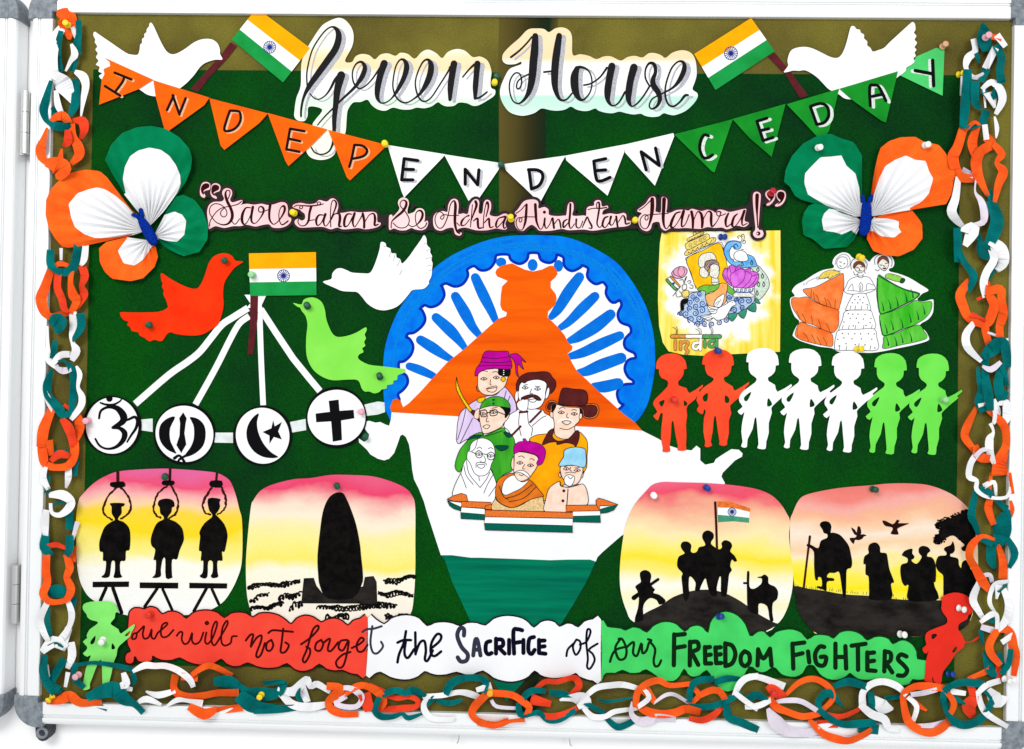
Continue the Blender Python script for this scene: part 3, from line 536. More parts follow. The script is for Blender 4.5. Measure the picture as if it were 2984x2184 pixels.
for pts, mt, em, lst in (
  (RED, BRED, EDGER, [(INKR, 15, 'O', ["1058,762 1068,730 1096,722 1090,760 1066,770", "1096,722 1130,690 1157,665 1145,730 1160,765 1195,750 1217,690 1215,750 1240,765 1265,720 1300,690 1342,650 1330,637 1300,660 1290,720 1305,752 1345,745 1392,695", "1660,628 1672,640 1660,650 1648,640 1660,628", "1418,742 1442,712 1464,718 1458,770 1480,808 1515,790 1542,718 1540,780 1565,808 1605,785 1632,716", "1656,716 1645,785 1668,806 1708,755 1742,650 1728,630 1702,690 1697,780 1722,818 1775,740 1825,650 1818,622 1785,680 1775,780 1800,820 1850,800 1862,750 1900,745"]),
     (INKR, 17, 'P', ["45,780 80,735 105,735 92,785 85,830", "85,830 130,760 170,740 165,790 130,885 138,915 168,890 198,800", "250,775 215,800 210,850 240,862 265,820 250,775", "225,720 260,698 330,702 422,710", "345,685 332,800 325,870 360,872 390,820 362,795", "488,810 560,760 625,690 620,660 580,700 535,850 502,930 520,955 555,900 560,850 530,830", "650,775 612,800 602,850 640,862 666,810 648,775", "666,800 720,765 702,850 730,862 785,795", "858,775 805,785 790,840 825,858 870,780 855,890 825,985 785,995 770,950 820,895 885,872", "895,840 955,810 992,775 968,758 935,810 945,865 985,865 1022,815"])]),
  (WHT, WHITE, EDGE, [(INKS, 18, 'P', ["1060,665 1045,790 1062,870 1100,882 1145,830 1130,790", "980,712 1015,690 1070,685 1135,665"]),
     (INKW, 22, 'P', ["1330,705 1312,800 1275,890 1262,955", "1262,797 1310,777 1370,777", "1330,775 1318,880 1345,920 1395,850", "1405,715 1407,890", "1407,885 1440,800 1478,785 1490,860 1482,930 1505,940 1545,860", "1530,845 1600,785 1612,740 1578,730 1535,800 1530,880 1560,905 1612,868"]),
     (INKS, 34, 'P', ["1795,740 1795,690 1765,680 1742,740 1775,830 1825,890 1815,940 1770,948 1745,915"]), (INKS, 33, 'P', ["1870,900 1885,780 1905,780 1928,900", "1875,855 1922,852"]),
     (INKW, 34, 'Q', ["80,785 48,800 42,860 62,890 90,880", "125,885 125,765", "125,772 175,775 180,820 140,835", "145,835 195,885", "230,775 230,885", "270,885 265,705 300,690 335,698", "270,800 320,792", "345,775 345,880", "430,752 392,770 385,860 410,888 435,855", "470,775 470,880", "470,782 515,780", "470,832 515,826", "470,880 522,886"]),
     (INKW, 18, 'Q', ["770,772 742,830 765,895 800,850 800,790 770,772", "690,905 702,850 750,802", "798,812 850,790 882,720 876,690 856,700 850,800 862,920 856,990 880,1005 916,940 902,890 872,852 940,805"])]),
  (GRN, BGRN, EDGEG, [(INKG, 20, 'Q', ["1040,950 1060,890 1095,850 1170,830", "1120,772 1082,840 1110,928 1160,920 1172,850 1140,772 1110,767", "1172,835 1230,792 1225,880 1258,900 1292,802 1300,880 1332,860 1352,800 1372,780 1345,770", "1365,795 1402,850 1390,940 1402,985 1430,980 1450,940"]),
     (INKG, 36, 'Q', ["1555,730 1552,978", "1555,737 1640,728", "1554,840 1640,826", "1680,980 1682,790", "1682,795 1740,792 1748,845 1695,870", "1695,875 1748,975", "1802,832 1804,962", "1802,837 1842,832", "1803,900 1848,893", "1804,964 1852,964", "1886,835 1892,960", "1886,838 1928,834", "1888,896 1928,890", "1892,962 1932,960", "1965,802 1966,985", "1965,805 2020,822 2046,890 2020,962 1966,985", "2120,866 2092,900 2092,958 2125,985 2160,950 2156,890 2120,866"]),
     (INKG, 36, 'R', ["65,980 70,850", "70,855 112,925 165,845", "165,845 177,980"]), (INKG, 36, 'R', ["345,805 352,1005", "345,808 440,796", "353,900 426,882", "470,868 480,955", "600,832 562,830 527,890 542,968 598,978 615,915 572,912", "690,805 690,998", "770,825 776,1005", "692,912 772,912", "820,822 932,806", "870,822 872,1015", "946,875 946,1018", "946,882 1000,876", "946,950 1000,942", "946,1018 1012,1024", "1082,1028 1087,865", "1087,868 1132,882 1132,938 1098,960", "1098,962 1146,1036", "1260,908 1215,892 1192,930 1240,980 1266,1020 1240,1060 1192,1060"])])):
    ol = smooth(pts, 2)
    sec = sheet('banner_section', ol, BP, mt, banner, thick=.6)
    runs = [[]]; cuts = (700+1018/Z8, 1400+968/Z8)
    for q in ol + [ol[0]]:
        if min(abs(q[0]-c) for c in cuts) < 6: runs.append([])
        else: runs[-1].append(q)
    for k, rn in enumerate(runs):
        if len(rn) > 3: strokes('dark_border', [rn], BP, em, sec, 4.4, .08 + .02*k, sm=1, climb=.01)
    for im, wd, tl, ls in lst:
        strokes('lettering', [T(tl, s) for s in ls], BP, im, sec, wd/Z8, .25, sm=5)
# ------------------------------------------------------------------ birds
RBIRD = paper('red_orange_card', (250, 60, 16), var=0.05, scale=14, rgb2=(246, 46, 10)); GBIRD = paper('lime_card', (142, 234, 88), var=0.04, scale=10, rgb2=(128, 226, 76))
GREYLINE = ink('pencil_grey', (150, 152, 158))
def one(name, label, cat, pts, pl, mat, sm=3, group=None, holes=(), thick=.6):
    loops = [smooth(pts, sm)] + [smooth(h, 3) for h in holes]
    return tag(sheet(name, loops, pl, mat, None, thick=thick), label, cat, group)
dl = one('paper_dove', 'white paper dove behind the first orange pennants, beak on a flag stick', 'bird', T('A', "750,265 765,257 790,275 900,350 1010,425 1060,440 1105,440 1120,400 1125,360 1140,345 1140,315 1158,300 1158,275 1175,260 1178,235 1195,215 1200,190 1215,185 1235,215 1260,270 1290,335 1330,405 1370,435 1420,430 1490,390 1560,340 1630,315 1700,318 1745,350 1765,400 1765,435 1785,478 1735,480 1690,490 1640,510 1600,545 1560,600 1510,655 1470,690 1400,740 1330,765 1250,775 1180,760 1120,720 1050,690 950,660 840,640 810,635 795,610 820,590 790,575 800,540 770,520 790,490 770,460 785,430 765,400 780,375 760,340 765,320 750,290"), Plane(4.4, .1, -.3, (450, 180)), WHITE)
one('paper_dove', 'white paper dove behind the green pennants, facing the tilted flag', 'bird', T('D', "275,580 310,530 305,490 320,430 350,395 420,378 490,385 560,415 640,455 690,467 725,455 755,410 780,340 800,260 815,215 840,212 860,235 885,240 895,265 920,280 920,310 945,335 945,365 970,385 990,415 1030,405 1080,385 1120,345 1180,290 1240,235 1290,190 1310,178 1328,195 1332,240 1320,265 1340,290 1325,320 1345,345 1325,380 1340,400 1325,425 1335,450 1315,470 1325,495 1300,520 1260,545 1250,575 1190,620 1100,700 1000,770 900,800 820,800 760,790 720,760 640,720 590,670 540,620 480,580 440,565 400,570 350,568 310,578"), Plane(4.8, .1, .1, (2480, 180)), WHITE)
wd = one('paper_dove', 'white paper dove with scalloped wings touching the blue wheel', 'bird', T('F', "1213,888 1280,865 1290,820 1320,785 1360,777 1410,795 1450,812 1540,818 1590,815 1620,770 1650,690 1670,620 1680,568 1715,575 1725,605 1755,620 1765,655 1800,660 1805,690 1835,705 1850,740 1900,690 1950,620 2000,550 2025,512 2045,540 2050,590 2075,620 2075,650 2090,680 2085,710 2095,740 2090,780 2085,840 2065,880 2065,900 2040,930 2010,945 1935,952 1900,990 1850,1050 1800,1090 1740,1110 1690,1115 1630,1100 1570,1060 1530,1010 1490,970 1440,965 1370,960 1310,935"), Plane(5.5, .6, -.4, (1100, 790)), WHITE)
strokes('feather_line', [T('F', s) for s in ("1700,600 1722,604", "1745,690 1760,640", "1780,720 1795,665", "1810,760 1835,710", "1830,830 1850,790", "2025,575 2048,585", "2040,640 2070,625", "2040,700 2085,690", "2050,760 2090,750", "2060,800 2085,790")], Plane(5.5, .6, -.4, (1100, 790)), GREYLINE, wd, 1.4, .15)
one('paper_dove', 'red-orange paper dove with a green pin for its eye', 'bird', T('E', "1952,1138 1890,1180 1840,1240 1800,1310 1790,1400 1795,1480 1780,1560 1750,1640 1690,1685 1640,1715 1580,1730 1500,1730 1420,1720 1370,1705 1340,1720 1310,1765 1285,1777 1240,1765 1200,1777 1160,1750 1120,1730 1110,1705 1060,1695 1045,1665 1020,1645 1030,1620 1000,1610 975,1585 965,1560 975,1543 1100,1545 1270,1540 1340,1510 1345,1490 1330,1440 1310,1400 1315,1370 1300,1340 1305,1310 1295,1290 1290,1235 1310,1235 1360,1270 1430,1310 1510,1345 1570,1355 1600,1335 1630,1280 1655,1210 1675,1150 1710,1100 1760,1075 1810,1070 1860,1090 1890,1130"), Plane(4.5, .2, .3, (530, 860)), RBIRD)
one('paper_dove', 'lime green paper dove above the cross emblem', 'bird', T('F', "975,1055 1040,1068 1060,1030 1110,1012 1160,1018 1205,1050 1230,1110 1240,1180 1260,1240 1290,1300 1330,1328 1400,1322 1480,1295 1555,1252 1565,1275 1550,1310 1560,1340 1545,1370 1555,1400 1530,1420 1540,1450 1505,1470 1500,1505 1580,1550 1700,1565 1860,1585") + T('K', "1597,490 1590,515 1540,535 1535,570 1505,580 1500,605 1455,615 1450,640 1410,650 1390,670 1350,680 1310,665 1275,665 1250,640 1220,575 1130,570 1020,575 940,550 870,500 825,430 805,350 805,230 815,130 800,60 770,20 755,-8 735,-15"), Plane(5.0, .1, .2, (960, 1000)), GBIRD)

# ------------------------------------------------------------------ flags
SAFF = paper('saffron_paper', (255, 178, 8), var=0.04, scale=20, rgb2=(255, 166, 6)); FGRN = paper('flag_green_paper', (30, 158, 76), var=0.06, scale=20, rgb2=(24, 142, 60))
CHAK = ink('chakra_blue', (34, 50, 150)); STICK = paper('maroon_stick_paper', (98, 36, 42), var=0.08, scale=40)
def chakra(cx, cy, r, pl, parent, ex=.5):
    lines = [[(cx+r*math.cos(a), cy+r*math.sin(a)) for a in (2*math.pi*k/32 for k in range(33))]]
    lines += [[(cx+r*.18*math.cos(a), cy+r*.18*math.sin(a)), (cx+r*.95*math.cos(a), cy+r*.95*math.sin(a))] for a in (2*math.pi*k/16 for k in range(16))]
    lines.append([(cx, cy, r*.5)])
    strokes('wheel_emblem', lines, pl, CHAK, parent, max(1.3, r*.12), ex, sm=1)
def flag(label, q, f1, f2, stick, ck, d, tilt=(0, 0)):
    c = (sum(p[0] for p in q)/4, sum(p[1] for p in q)/4); pl = Plane(d, tilt[0], tilt[1], c)
    t = thing('paper_flag', label, 'flag', W(c[0], c[1], d*.001))
    L = lambda a, b, u: (a[0]+(b[0]-a[0])*u, a[1]+(b[1]-a[1])*u)
    tl, tr, br, bl = q
    for nm, a, b2, mt in (('saffron_band', 0, f1, SAFF), ('white_band', f1, f2, WHITE), ('green_band', f2, 1, FGRN)):
        sheet(nm, [L(tl, bl, a), L(tr, br, a), L(tr, br, b2), L(tl, bl, b2)], pl, mt, t, thick=.6)
    sheet('stick', stick, Plane(d-1.6), STICK, t, thick=.8)
    chakra(ck[0], ck[1], ck[2], pl, t, .2)
flag('tilted paper tricolour flag between a dove and the word Green', [(748, 24), (903, 140), (825, 241), (675, 116)], .37, .68, T('A', "1850,340 1900,370 1830,460 1700,600 1590,740 1530,715 1640,590 1760,460"), (786, 138, 17.5), 4.6)
flag('tilted paper tricolour flag between the word House and a dove', [(2023, 158), (2189, 53), (2257, 150), (2085, 263)], .36, .66, T('D', "150,455 205,425 340,590 470,770 405,790 290,600"), (2130, 156, 19), 4.6)
flag('level paper tricolour flag from which the emblem strings fan out', T('F', "620,658 1158,648 1163,993 630,1000"), .37, .68, T('F', "632,990 695,990 690,1180 655,1470 608,1470 630,1200"), (*T('F', "898,838")[0], 17.5), 5.6, (.5, .6))

# ------------------------------------------------------------------ emblem mobile
mob = thing('emblem_mobile', 'four white religious emblem discs joined by tape and white strings', 'paper mobile', W(650, 1250, .004))
STR = Plane(3.2)
TAPE = paper('white_tape', (236, 244, 242), rough=.45, var=.04, scale=60)
for s, w in (("1990,-5 1870,70 1780,130 1690,240 1600,350 1500,430 1350,535 1085,765", 54), ("2000,60 1920,120 1850,240 1760,420 1680,570 1568,770", 50), ("2083,30 2095,400 2112,775", 45)):
    L, R, _, _ = ribbon2d(smooth(T('J', s), 4, False), w/Z8); sheet('string', L + R[::-1], STR, WHITE, mob, thick=.4)
L, R, _, _ = ribbon2d(T('K', "440,5 560,190 700,400 830,560 915,662"), 52/Z8); sheet('string', L + R[::-1], Plane(3.0), WHITE, mob, thick=.4)
sheet('paper_knot', T('F', "585,990 762,990 722,1075 742,1130 700,1135 660,1100 600,1095 632,1060"), Plane(3.8), WHITE, mob, thick=.4)
for tl, s in (('J', "1125,890 1225,882 1225,990 1125,975"), ('J', "1722,995 1870,995 1870,1078 1722,1075"), ('K', "675,910 800,885 805,975 690,995"), ('K', "1272,770 1380,745 1432,752 1438,830 1380,850 1280,862")):
    sheet('tape_strip', T(tl, s), Plane(3.4), TAPE, mob, thick=.3)
def disc(tl, x, y, r, ry, polys, lines, d):
    cx, cy = T(tl, f"{x},{y}")[0]; pl = Plane(d)
    o = sheet('emblem_disc', circle(cx, cy, r/Z8, 48, ry/Z8), pl, WHITE, mob, thick=.8)
    ring_ = [[(cx+(r-4)/Z8*math.cos(a), cy+(ry-4)/Z8*math.sin(a), (18 + 7*math.sin(2*a+x))/Z8) for a in (2*math.pi*k/60 for k in range(61))]]
    strokes('disc_rim', ring_, pl, BLACK, o, 6, .15, sm=1)
    if polys:
        v = []; f = []
        for k, p in enumerate(polys): poly([smooth(T(tl, p), 3) if k >= 0 and not p.startswith('!') else T(tl, p[1:])], pl, .2 + .01*k, 0, v, f)
        link_mesh('symbol', v, f, BLACK, o)
    if lines: strokes('symbol', [T(tl, s) for s in lines], pl, BLACK, o, 5, .25, sm=6)
disc('J', 900, 938, 228, 236, [], ["795,880,18 810,820,20 870,790,24 940,800,44 990,860,60 980,910,50 905,955,24", "905,955,24 960,960,30 1000,1000,46 985,1060,40 930,1110,26 860,1125,18 800,1100,18 765,1045,16", "980,905,16 1030,890,20 1080,870,24 1105,900,30 1090,960,24 1050,1020,18 1020,1070,14", "805,755,14 850,770,18 910,770,18 960,745,14 975,725,12", "878,722,54"], 5.0)
disc('J', 1480, 1005, 244, 240, ["1405,870 1345,880 1290,930 1275,1000 1290,1070 1340,1130 1400,1160 1415,1160 1390,1110 1365,1050 1365,960", "1525,870 1590,885 1640,940 1650,1020 1630,1100 1570,1160 1500,1190 1480,1180 1530,1110 1555,1040 1555,950 1535,900", "!1470,832 1498,880 1490,920 1480,1000 1495,1090 1465,1140 1455,1160 1430,1120 1415,1095 1440,1020 1445,920 1438,880"], ["1400,1200,26 1440,1180,20 1480,1230,22", "1490,1180,20 1440,1210,20 1430,1235,16"], 4.6)
disc('K', 455, 1020, 230, 236, ["425,842 380,870 340,930 325,1000 340,1080 390,1150 460,1190 530,1200 572,1195 575,1185 520,1150 460,1080 420,990 410,910", "!540,895 552,945 610,910 580,985 610,1050 545,1030 510,1085 510,1020 455,990 525,960"], [], 4.8)
disc('K', 1048, 873, 242, 238, ["!985,740 1065,730 1072,820 1185,812 1192,880 1085,898 1092,1055 1018,1068 1005,905 885,912 880,842 995,828"], [], 5.2)

# ------------------------------------------------------------------ map poster with wheel
WBLUE = paper('blue_marker', (0, 130, 235), rough=.7, var=.1, scale=30, rgb2=(0, 104, 224)); DBLUE = ink('deep_blue_marker', (0, 48, 190)); SPOKE = paper('spoke_blue_marker', (8, 118, 222), var=.06, scale=40, rgb2=(4, 104, 214))
MORANGE = paper('orange_marker', (248, 104, 10), var=.06, scale=26, rgb2=(228, 78, 6), streak=(.12, 1, 1)); MGREEN = paper('teal_green_marker', (0, 126, 92), var=.1, scale=60, rgb2=(0, 98, 76), streak=(.06, 1, 1))
mp_ = thing('map_poster', 'map poster in orange, white and green with a blue spoked wheel behind it', 'map', W(1500, 1900, .003))
MP = Plane(2.8)
outer = T('G', "105,1590 60,1480 45,1300 45,1150 60,1000 100,860 160,720 250,580 380,430 550,290 720,200 880,140 1050,105 1250,98 1450,105 1600,140 1760,215 1920,320 2050,480 2150,660") + T('H', "540,1200 565,1320 575,1450") + T('M', "437,330 415,480 380,620 320,730 270,782")
inner = T('G', "165,1420 155,1370 200,1330 232,1280 220,1230 180,1210 160,1170 165,1110 210,1100 260,1050 275,990 250,940 220,920 240,880 290,870 350,820 372,770 350,710 330,690 375,650 430,665 490,640 525,580 510,520 500,500 550,475 620,500 680,480 715,420 710,370 775,335 830,370 890,360 930,310 950,250 1055,245 1080,290 1140,318 1190,290 1210,235 1295,235 1320,290 1380,310 1420,285 1435,245 1500,270 1510,340 1560,375 1620,350 1640,330 1700,360 1695,430 1750,480 1810,465 1850,510 1845,570 1890,630 1945,610 1970,660 1940,730 1960,790 2030,820 2045,880 1995,940 2000,1000 2070,1040 2080,1090 2020,1110 1995,1170 2020,1230 2060,1260 2060,1300 1980,1310 1935,1360 1950,1430 1985,1460 1940,1510")
os_ = smooth(outer, 4, False); is_ = smooth(inner, 4, False)
wheel = sheet('wheel_disc', os_, MP, WHITE, mp_, thick=.6)
strokes('rim_shade', [inner], MP, DBLUE, wheel, 46/Z8, .12, sm=4)
rim_ = sheet('rim', os_ + is_[::-1], MP, WBLUE, wheel, thick=0, extra=.45)
# marker re-strokes following the rim
arcs = []
for k in range(9):
    u = random.uniform(.1, .85); n = 60; a0 = random.randint(0, 40); a1 = a0 + random.randint(8, 22)
    ln = []
    for i in range(n):
        o_ = os_[int(i/(n-1)*(len(os_)-1))]
        ln.append((o_[0] + (1513-o_[0])*u*.14, o_[1] + (1084-o_[1])*u*.14, 7.0))
    arcs.append(ln[a0:a1])
strokes('rim_marker_lines', arcs, MP, ink('light_blue_marker', (2, 138, 242)), wheel, 5, .55, sm=1)
SP = ["785,440,66 850,580,78 910,700,64 945,780,50", "625,590,66 700,720,82 760,830,64 820,905,46", "470,760,66 580,860,82 660,950,60 705,1010,44", "345,940,66 440,1000,76 530,1060,60 590,1095,46", "255,1150,54 340,1180,64 450,1230,50", "1620,435,70 1530,560,84 1450,690,70 1395,755,46", "1745,590,66 1650,680,76 1540,790,60 1470,840,46", "1870,735,74 1750,830,90 1620,910,76 1545,945,50", "1945,905,64 1800,970,80 1650,1040,70 1550,1070,50", "1955,1085,78 1800,1140,86 1680,1190,70 1620,1200,50", "1930,1290,80 1820,1315,84 1740,1315,60"]
for s in SP: strokes('spoke', [[(x, y, w*1.14) for x, y, w in T('G', s)]], MP, SPOKE, wheel, 20, .2, sm=5)
for x, y, a, bb in ((992, 316, 42, 38), (1245, 338, 40, 48), (1452, 345, 38, 48)):
    sheet('rim_dot', circle(*T('G', f"{x},{y}")[0], a/Z8, 20, bb/Z8), MP, SPOKE, wheel, thick=0, extra=.22)
border = T('M', "335,842") + T('M', "0,815") + T('L', "1200,725 700,690 240,645") + T('K', "1490,832")
org = T('G', "100,1480 125,1420 160,1410 185,1430 205,1480 250,1450 350,1350 440,1250 560,1120 700,1010 800,920 900,830 970,770 1030,750 1040,720 1000,700 985,660 990,580 1000,510 1045,465 1010,450 960,430 945,400 955,375 990,345 1030,335 1080,325 1110,340 1180,375 1250,390 1320,375 1380,345 1410,345 1440,385 1445,410 1425,440 1390,470 1390,520 1430,570 1438,610 1425,660 1370,710 1365,760 1400,790 1450,840 1500,900 1530,960 1565,990 1560,1020 1525,1050 1560,1120 1600,1190 1680,1260 1750,1330 1850,1420 1970,1530 2070,1605")
sheet('orange_region', org + border, MP, MORANGE, mp_, thick=.5, extra=.7)
leftside = T('K', "1490,832 1485,890 1470,940 1440,930 1400,910 1360,915 1310,900 1290,905 1275,960 1290,985 1310,1010 1300,1050 1270,1070 1240,1050 1225,1040 1230,1075 1290,1130 1320,1170 1380,1205 1430,1218 1470,1205 1510,1160 1540,1080 1560,1020 1580,1010 1605,1030 1630,1090 1645,1180 1655,1290 1670,1370 1710,1450 1750,1550 1775,1640") + T('P', "1610,95")
rightside = T('M', "335,842 470,910 560,965 640,990 730,1000 770,962 800,985 800,1080 840,1115 910,1100 925,1070 970,1040 1050,990 1110,995 1140,1025 1135,1050 1080,1080 1030,1130 980,1180 970,1210 1000,1265") + [(2050, 1450), (1900, 1510)] + T('Q', "1130,-60 1060,0 980,70 940,110 925,146")
gb = T('Q', "880,130 700,130 560,135 300,125 0,115") + T('P', "1850,115 1700,95 1610,95")
sheet('white_region', leftside + gb[::-1][1:] + rightside[::-1][:-1] + border[:-1], MP, WHITE, mp_, thick=.5, extra=.72)
sheet('green_region', T('P', "1610,95 1700,95 1850,115") + T('Q', "0,115 300,125 560,135 700,130 880,130 925,146 850,310 740,500 640,660 480,900 340,1120 270,1195 210,1268 160,1200 105,1105 0,850") + T('P', "1840,610 1780,480 1700,310 1640,130"), MP, MGREEN, mp_, thick=.5, extra=.74)

# ------------------------------------------------------------------ the painted leaders
SKIN = paper('peach_pencil', (253, 226, 208), var=.03, scale=60, rgb2=(248, 206, 180)); MAG = paper('magenta_marker', (198, 6, 158), var=.06, scale=50); LAV = paper('lavender_pencil', (230, 212, 244), var=.05, scale=30, rgb2=(214, 190, 234), streak=(2, 1, .4))
YEL = ink('yellow_marker', (255, 212, 10)); BRN = paper('brown_marker', (94, 34, 34), var=.08, scale=60); OCH = paper('ochre_marker', (252, 176, 8), var=.05, scale=24, rgb2=(244, 150, 10)); LGR = paper('green_marker', (72, 178, 44), var=.1, scale=40, rgb2=(44, 148, 36), streak=(1, 1, .3))
DTL = ink('dark_teal_marker', (0, 82, 66)); TEALR = ink('ribbon_green', (0, 106, 86)); ORR = ink('ribbon_orange', (252, 128, 50)); RUST = paper('shawl_orange', (236, 122, 34), var=.06, scale=50); TAN = ink('tan_wash', (252, 214, 152)); SKYB = paper('pale_blue_pencil', (166, 220, 244), var=.06, scale=50, rgb2=(132, 200, 234)); LINE = ink('fine_line_ink', (30, 20, 24))
LP = Plane(2.8); _k = [0]
def painted(parent, name, tl, fills, lines, lw, pl, base=1.0):
    """one drawn figure: colour areas in order with an ink outline, then detail lines"""
    t = None; ol = []
    for mt, s in fills:
        pts = smooth(T(tl, s), 3); _k[0] += 1
        o = sheet(name if t is None else 'colour_area', pts, pl, mt, parent if t is None else t, thick=0, extra=base + .012*_k[0])
        t = t or o
        strokes('outline', [pts + [pts[0]]], pl, LINE, t, lw, base + .012*_k[0] + .004, sm=1, climb=.003)
    _k[0] += 1
    for grp in lines:
        mt, w, ss = grp
        strokes('pen_lines', [T(tl, s) for s in ss], pl, mt, t, w/TILE[tl][2], base + .012*_k[0] + .03, sm=4, climb=.03)
    _k[0] += 16
lw = 5.6/2.7533
def eyes(*c):
    out = []
    for x, y in c: out += [f"{x-26},{y} {x},{y-13} {x+26},{y}", f"{x-26},{y} {x},{y+11} {x+26},{y}", f"{x},{y},14"]
    return out
P_ = lambda nm, fills, lines: painted(mp_, nm, 'L', fills, lines, lw, LP, 1.4)
P_('drawn_woman_in_turban', [(LAV, "230,700 250,620 300,570 350,530 390,510 420,500 470,480 540,470 600,410 640,440 680,500 700,560 690,620 600,700 500,760 420,790 300,830 240,865 220,830 225,760"), (YEL, "388,525 395,500 450,490 440,520 410,535"),
 (SKIN, "395,300 390,380 400,430 430,462 470,474 520,470 570,440 610,400 630,340 640,300 620,262 540,252 460,262 410,282"), (BLACK, "405,292 440,272 520,262 556,264 555,300 580,318 640,322 652,290 640,264 500,250"),
 (MAG, "368,312 380,260 400,235 420,200 430,160 460,120 540,122 630,122 640,150 660,200 665,250 640,266 560,262 480,262 420,282 382,318"), (MAG, "640,155 690,140 720,150 760,190 778,212 740,192 750,240 760,268 730,240 715,222 710,280 720,328 700,300 690,220 670,180"),
 (YEL, "222,330 230,380 260,460 300,530 345,590 360,605 330,612 280,540 240,470 218,410"), (BRN, "335,612 362,594 395,640 406,690 380,660"), (SKIN, "370,605 400,580 412,615 395,664 362,655"), (YEL, "576,345 596,325 616,345 596,366")],
 [(LINE, 5.8, ["430,170 530,180 640,165", "415,205 530,215 655,205", "400,240 520,235 660,235", "415,285 440,278 470,285", "510,290 535,285 555,292", "495,350 490,385 500,392", "462,420 500,408 545,402 535,440 505,450 470,440 462,420", "470,424 540,412", "300,570 270,700 230,830", "350,660 300,760 250,860", "620,440 600,520", "650,480 620,560", "380,400 385,435 400,445"] + eyes((440, 343), (540, 333))), (WHITE, 9, ["600,275,9", "600,292,9", "599,308,9"])])
P_('drawn_moustached_man', [(WHITE, "600,720 640,640 700,600 740,580 900,590 930,620 985,650 1008,700 990,760 930,790 850,800 800,845 720,868 680,850 640,760"), (WHITE, "715,430 725,400 745,370 790,360 850,345 920,360 945,390 935,450 930,500 900,560 850,585 800,585 760,560 730,520 715,480"),
 (BRN, "705,445 700,390 720,340 740,320 790,295 860,290 930,285 970,300 990,330 1015,360 1018,400 1000,440 970,462 942,440 945,390 938,368 890,350 840,350 790,362 768,378 740,370 725,400 720,440"), (WHITE, "945,430 962,412 968,440 955,490 932,500"), (WHITE, "692,460 712,440 716,500 700,530 690,500"), (WHITE, "705,540 740,510 790,500 795,560 780,600 740,600 715,580"), (BRN, "738,500 770,480 820,468 870,478 902,512 870,516 830,490 780,508")],
 [(LINE, 5.8, ["760,395 790,388", "850,402 890,405", "825,425 810,458 832,460", "800,510 860,505 850,528 815,528 800,510", "730,600 720,700 740,800", "790,600 800,700 830,740 820,800", "830,720 900,660 940,640", "740,515 760,500", "765,512 775,495"] + eyes((772, 415), (872, 425))), (BRN, 18, ["660,802 735,725", "812,690 898,602", "728,612 790,606"])])
P_('drawn_man_in_hat', [(OCH, "805,830 860,795 940,785 1180,765 1240,800 1270,850 1268,960 1240,1100 1000,1240 930,1320 800,1250 780,1050 900,900 850,870"), (SKIN, "995,640 1000,560 1060,545 1140,545 1210,560 1215,640 1200,690 1170,720 1168,800 1110,825 1060,822 1010,790 1005,700"), (SKIN, "992,590 975,600 972,640 995,656"), (SKIN, "1212,610 1228,612 1226,660 1205,660"),
 (BRN, "945,790 970,755 1005,745 990,800 1012,832 1050,842 1120,822 1180,760 1205,770 1205,820 1180,886 1160,870 1100,856 1030,872 1020,850 960,856 908,872"), (BLACK, "985,560 1010,540 1020,560 1000,600 985,610"), (BLACK, "1212,560 1245,575 1240,610 1215,620"), (ORR, "938,565 960,525 1000,517 1060,545 1140,555 1230,553 1290,542 1345,550 1364,590 1345,645 1290,664 1240,648 1232,600 1200,575 1100,568 1010,545 985,565 985,605 950,600"), (BRN, "948,568 965,535 1000,530 1060,554 1140,562 1230,562 1290,552 1336,560 1352,592 1335,636 1290,652 1246,640 1240,596 1200,566 1100,560 1010,538 978,560 975,592 958,592"), (BRN, "1045,540 1050,480 1065,430 1090,415 1160,425 1230,430 1265,450 1275,500 1260,550 1200,560 1120,556")],
 [(LINE, 5.8, ["1045,585 1070,570 1092,580", "1145,595 1165,588 1185,598", "1110,620 1105,650 1120,655", "1066,690 1100,678 1140,690 1105,712 1066,690", "1050,740 1110,750 1165,725"] + eyes((1062, 613), (1166, 625))), (WHITE, 8, ["1030,695 1060,670 1098,672", "1108,672 1140,675 1170,700"])])
P_('drawn_man_in_green_cap', [(LGR, "208,1045 240,930 290,860 345,800 425,770 445,800 590,735 615,765 665,795 690,860 680,1000 665,1080 600,1110 545,1168 520,1130 490,1060 330,1000 280,1030 245,1092"), (SKIN, "405,600 420,580 500,560 580,565 640,600 640,650 600,700 580,730 500,770 440,782 420,740 405,660"), (BLACK, "570,562 642,572 652,600 630,640 610,656 612,620 598,590"), (LGR, "410,582 430,530 470,500 520,485 580,490 630,520 652,562 640,576 580,566 500,560 440,572"), (DTL, "312,832 345,800 422,794 402,816 350,822"), (DTL, "598,770 650,780 664,805 630,812"), (DTL, "534,880 632,880 625,906 580,922 545,902")],
 [(LINE, 5.8, ["430,595 450,588", "505,580 545,572", "470,640 460,685 480,686", "432,725 460,712 490,722 462,745 432,725", "440,800 470,800 590,760", "440,785 430,805"] + eyes((432, 625), (516, 612))), (BLACK, 8, ["412,600 460,596 462,640 420,645 412,600", "490,598 540,592 545,630 495,638 490,598", "462,616 490,612", "545,605 620,635"]), (DTL, 12, ["517,512,20", "517,542,20"])])
